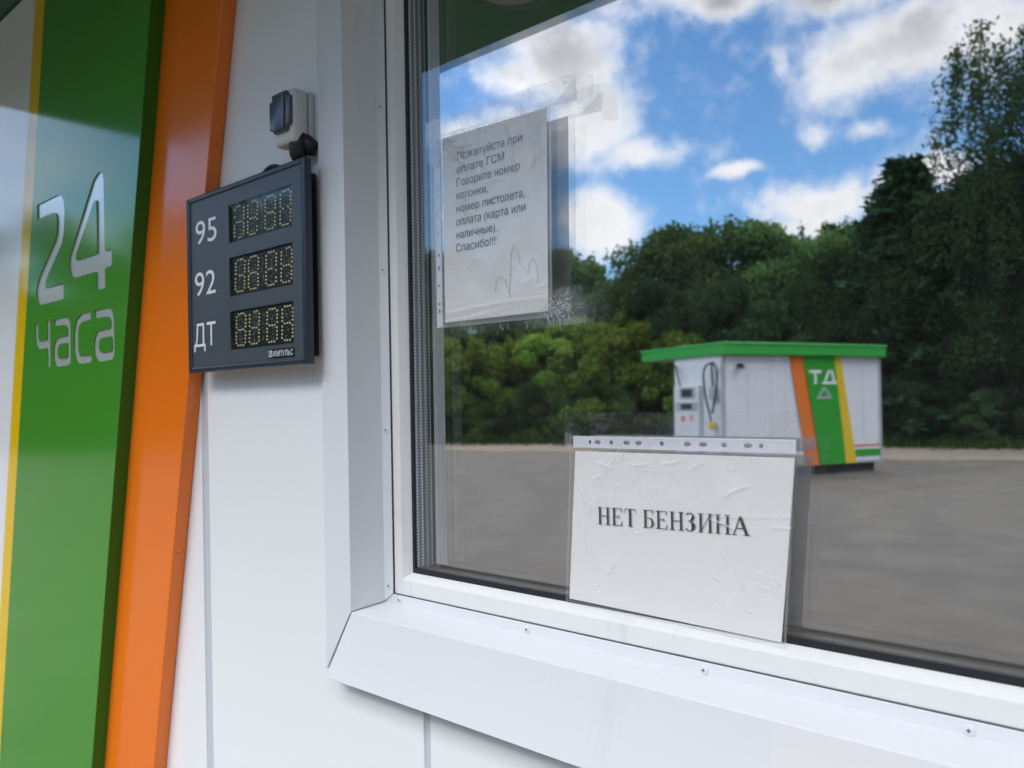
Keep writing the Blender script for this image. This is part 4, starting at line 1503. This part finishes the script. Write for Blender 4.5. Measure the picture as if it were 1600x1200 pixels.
mb.build('corner_trim', M['pump_trim'], kw)
mb = MB()
mb.box(.36, .46, .001, .10, 2.28, 2.36)
mb.box(.38, .44, .10, .16, 2.25, 2.30)
mb.build('wall_lamp', M['hose'], kio, .01)
mb = MB()
mb.box(-0.075, KL + .065, -2.815, .155, 2.735, 2.79)
mb.build('roof_edge', M['roof_green'], kio, .01)
mb = MB()
mb.box(2.9, 3.5, -1.6, -1.1, 2.791, 2.85)
mb.build('roof_hatch', M['kiosk_white'], kio)
mb = MB()
mb.box(3.9, 3.96, -2.72, -2.66, 0.0, 2.53)
mb.build('post', M['pump_trim'], kio)


def kstripe(name, a0, a1, b0, b1, mat, y=0.02):
    """leaning band: a at the top edge, b at the foot"""
    b = MB()
    b.loft([(a0, 0.001, KH - .003), (a1, 0.001, KH - .003), (b1, .001, KB + .003), (b0, .001, KB + .003)], [(a0, y, KH - .003), (a1, y, KH - .003), (b1, y, KB + .003), (b0, y, KB + .003)])
    return b.build(name, mat, kio)


kstripe('orange_stripe', 1.745, 2.095, 2.19, 2.545, M['kiosk_orange'], .03)
gs = kstripe('green_stripe', 2.100, 2.99, 2.550, 3.28, M['kiosk_green'], .05)
kstripe('yellow_stripe', 2.995, 3.195, 3.285, 3.62, M['kiosk_yellow'], .03)
mb = MB()
mb.box(3.60, KL - .01, .001, .008, .555, .590)
mb.build('red_line', M['kiosk_red'], kio)
mb = MB()
mb.box(3.61, KL - .01, .001, .008, .335, .490)
mb.build('green_line', M['kiosk_green'], kio)


def kpoly(b, pts, y=.058):
    b.loft([(a, y - .01, z) for a, z in pts], [(a, y, z) for a, z in pts])


mb = MB()                                                   # the letters D and T of the Russian diesel mark
kpoly(mb, [(2.25, 2.235), (2.25, 2.165), (2.59, 2.165), (2.59, 2.235)])
kpoly(mb, [(2.385, 2.163), (2.385, 1.93), (2.455, 1.93), (2.455, 2.163)])
kpoly(mb, [(2.615, 1.99), (2.615, 1.93), (3.035, 1.93), (3.035, 1.99)])
kpoly(mb, [(2.66, 1.992), (2.73, 1.992), (2.86, 2.235), (2.79, 2.235)])
kpoly(mb, [(2.99, 1.992), (2.92, 1.992), (2.865, 2.235), (2.93, 2.235)])
mb.build('fuel_lettering', M['kiosk_white'], gs)
mb = MB()
kpoly(mb, [(2.46, 1.665), (2.46, 1.62), (2.88, 1.62), (2.88, 1.665)])
kpoly(mb, [(2.48, 1.667), (2.54, 1.667), (2.70, 1.86), (2.65, 1.875)])
kpoly(mb, [(2.86, 1.667), (2.80, 1.667), (2.655, 1.86), (2.70, 1.875)])
mb.build('triangle_mark', M['pump_trim'], gs)


# dispenser on the short end: local x < 0 is in front of it, y runs along it
def kb(b, y0, y1, z0, z1, d0, d1):
    b.box(-d1, -d0, -y1, -y0, z0, z1)


mb = MB()
kb(mb, .66, 1.50, .20, 1.94, .001, .10)
disp2 = mb.build('fuel_dispenser', M['kiosk_white'], kio, .01)
mb = MB()
for y0, y1, z0, z1 in ((.76, 1.30, 1.66, 1.90), (.70, 1.42, 1.41, 1.585)):
    kb(mb, y0, y1, z0, z1, .10, .115)
mb.build('meter_frame', M['pump_trim'], disp2, .005)
mb = MB()
kb(mb, .84, 1.21, 1.70, 1.86, .1155, .12)
kb(mb, .86, 1.24, 1.44, 1.555, .1155, .12)
mb.build('meter_screen', M['screen'], disp2)
mb = MB()
kb(mb, .85, .93, 1.20, 1.32, .10, .105)
kb(mb, 1.12, 1.24, 1.18, 1.30, .10, .105)
mb.build('sticker', M['kiosk_orange'], disp2)
mb = MB()
kb(mb, .14, .34, 1.62, 1.90, .001, .09)
hb = mb.build('nozzle_box', M['pump_trim'], kio, .01)


def hose(name, pts, r=.02):
    b = MB()
    P = [Vector((-d, -y, z)) for y, z, d in pts]
    Q = []
    for i in range(len(P) - 1):
        p0, p1, p2, p3 = P[max(i - 1, 0)], P[i], P[i + 1], P[min(i + 2, len(P) - 1)]
        for k in range(6):
            t = k / 6
            Q.append(.5 * ((2 * p1) + (p2 - p0) * t + (2 * p0 - 5 * p1 + 4 * p2 - p3) * t * t + (3 * p1 - p0 - 3 * p2 + p3) * t ** 3))
    Q.append(P[-1])
    return b.tube(Q, r, 8).build(name, M['hose'], kio, smooth=True)


hose('hose', [(.24, 1.9, .06), (.22, 2.2, .10), (.18, 2.38, .12), (.05, 2.33, .16), (-.04, 2.1, .18), (.06, 1.7, .16), (.2, 1.36, .12)])
hose('hose', [(.20, 2.38, .12), (.34, 2.33, .14), (.42, 2.15, .15), (.38, 1.7, .14), (.27, 1.3, .12), (.26, 1.08, .10)])
hose('hose', [(1.52, 2.36, .05), (1.42, 2.36, .10), (1.31, 2.2, .14), (1.27, 1.94, .10)])
mb = MB()
kb(mb, .18, .32, 1.02, 1.18, .05, .14)
mb.build('nozzle', M['kiosk_yellow'], kio, .02)
bpy.context.view_layer.update()
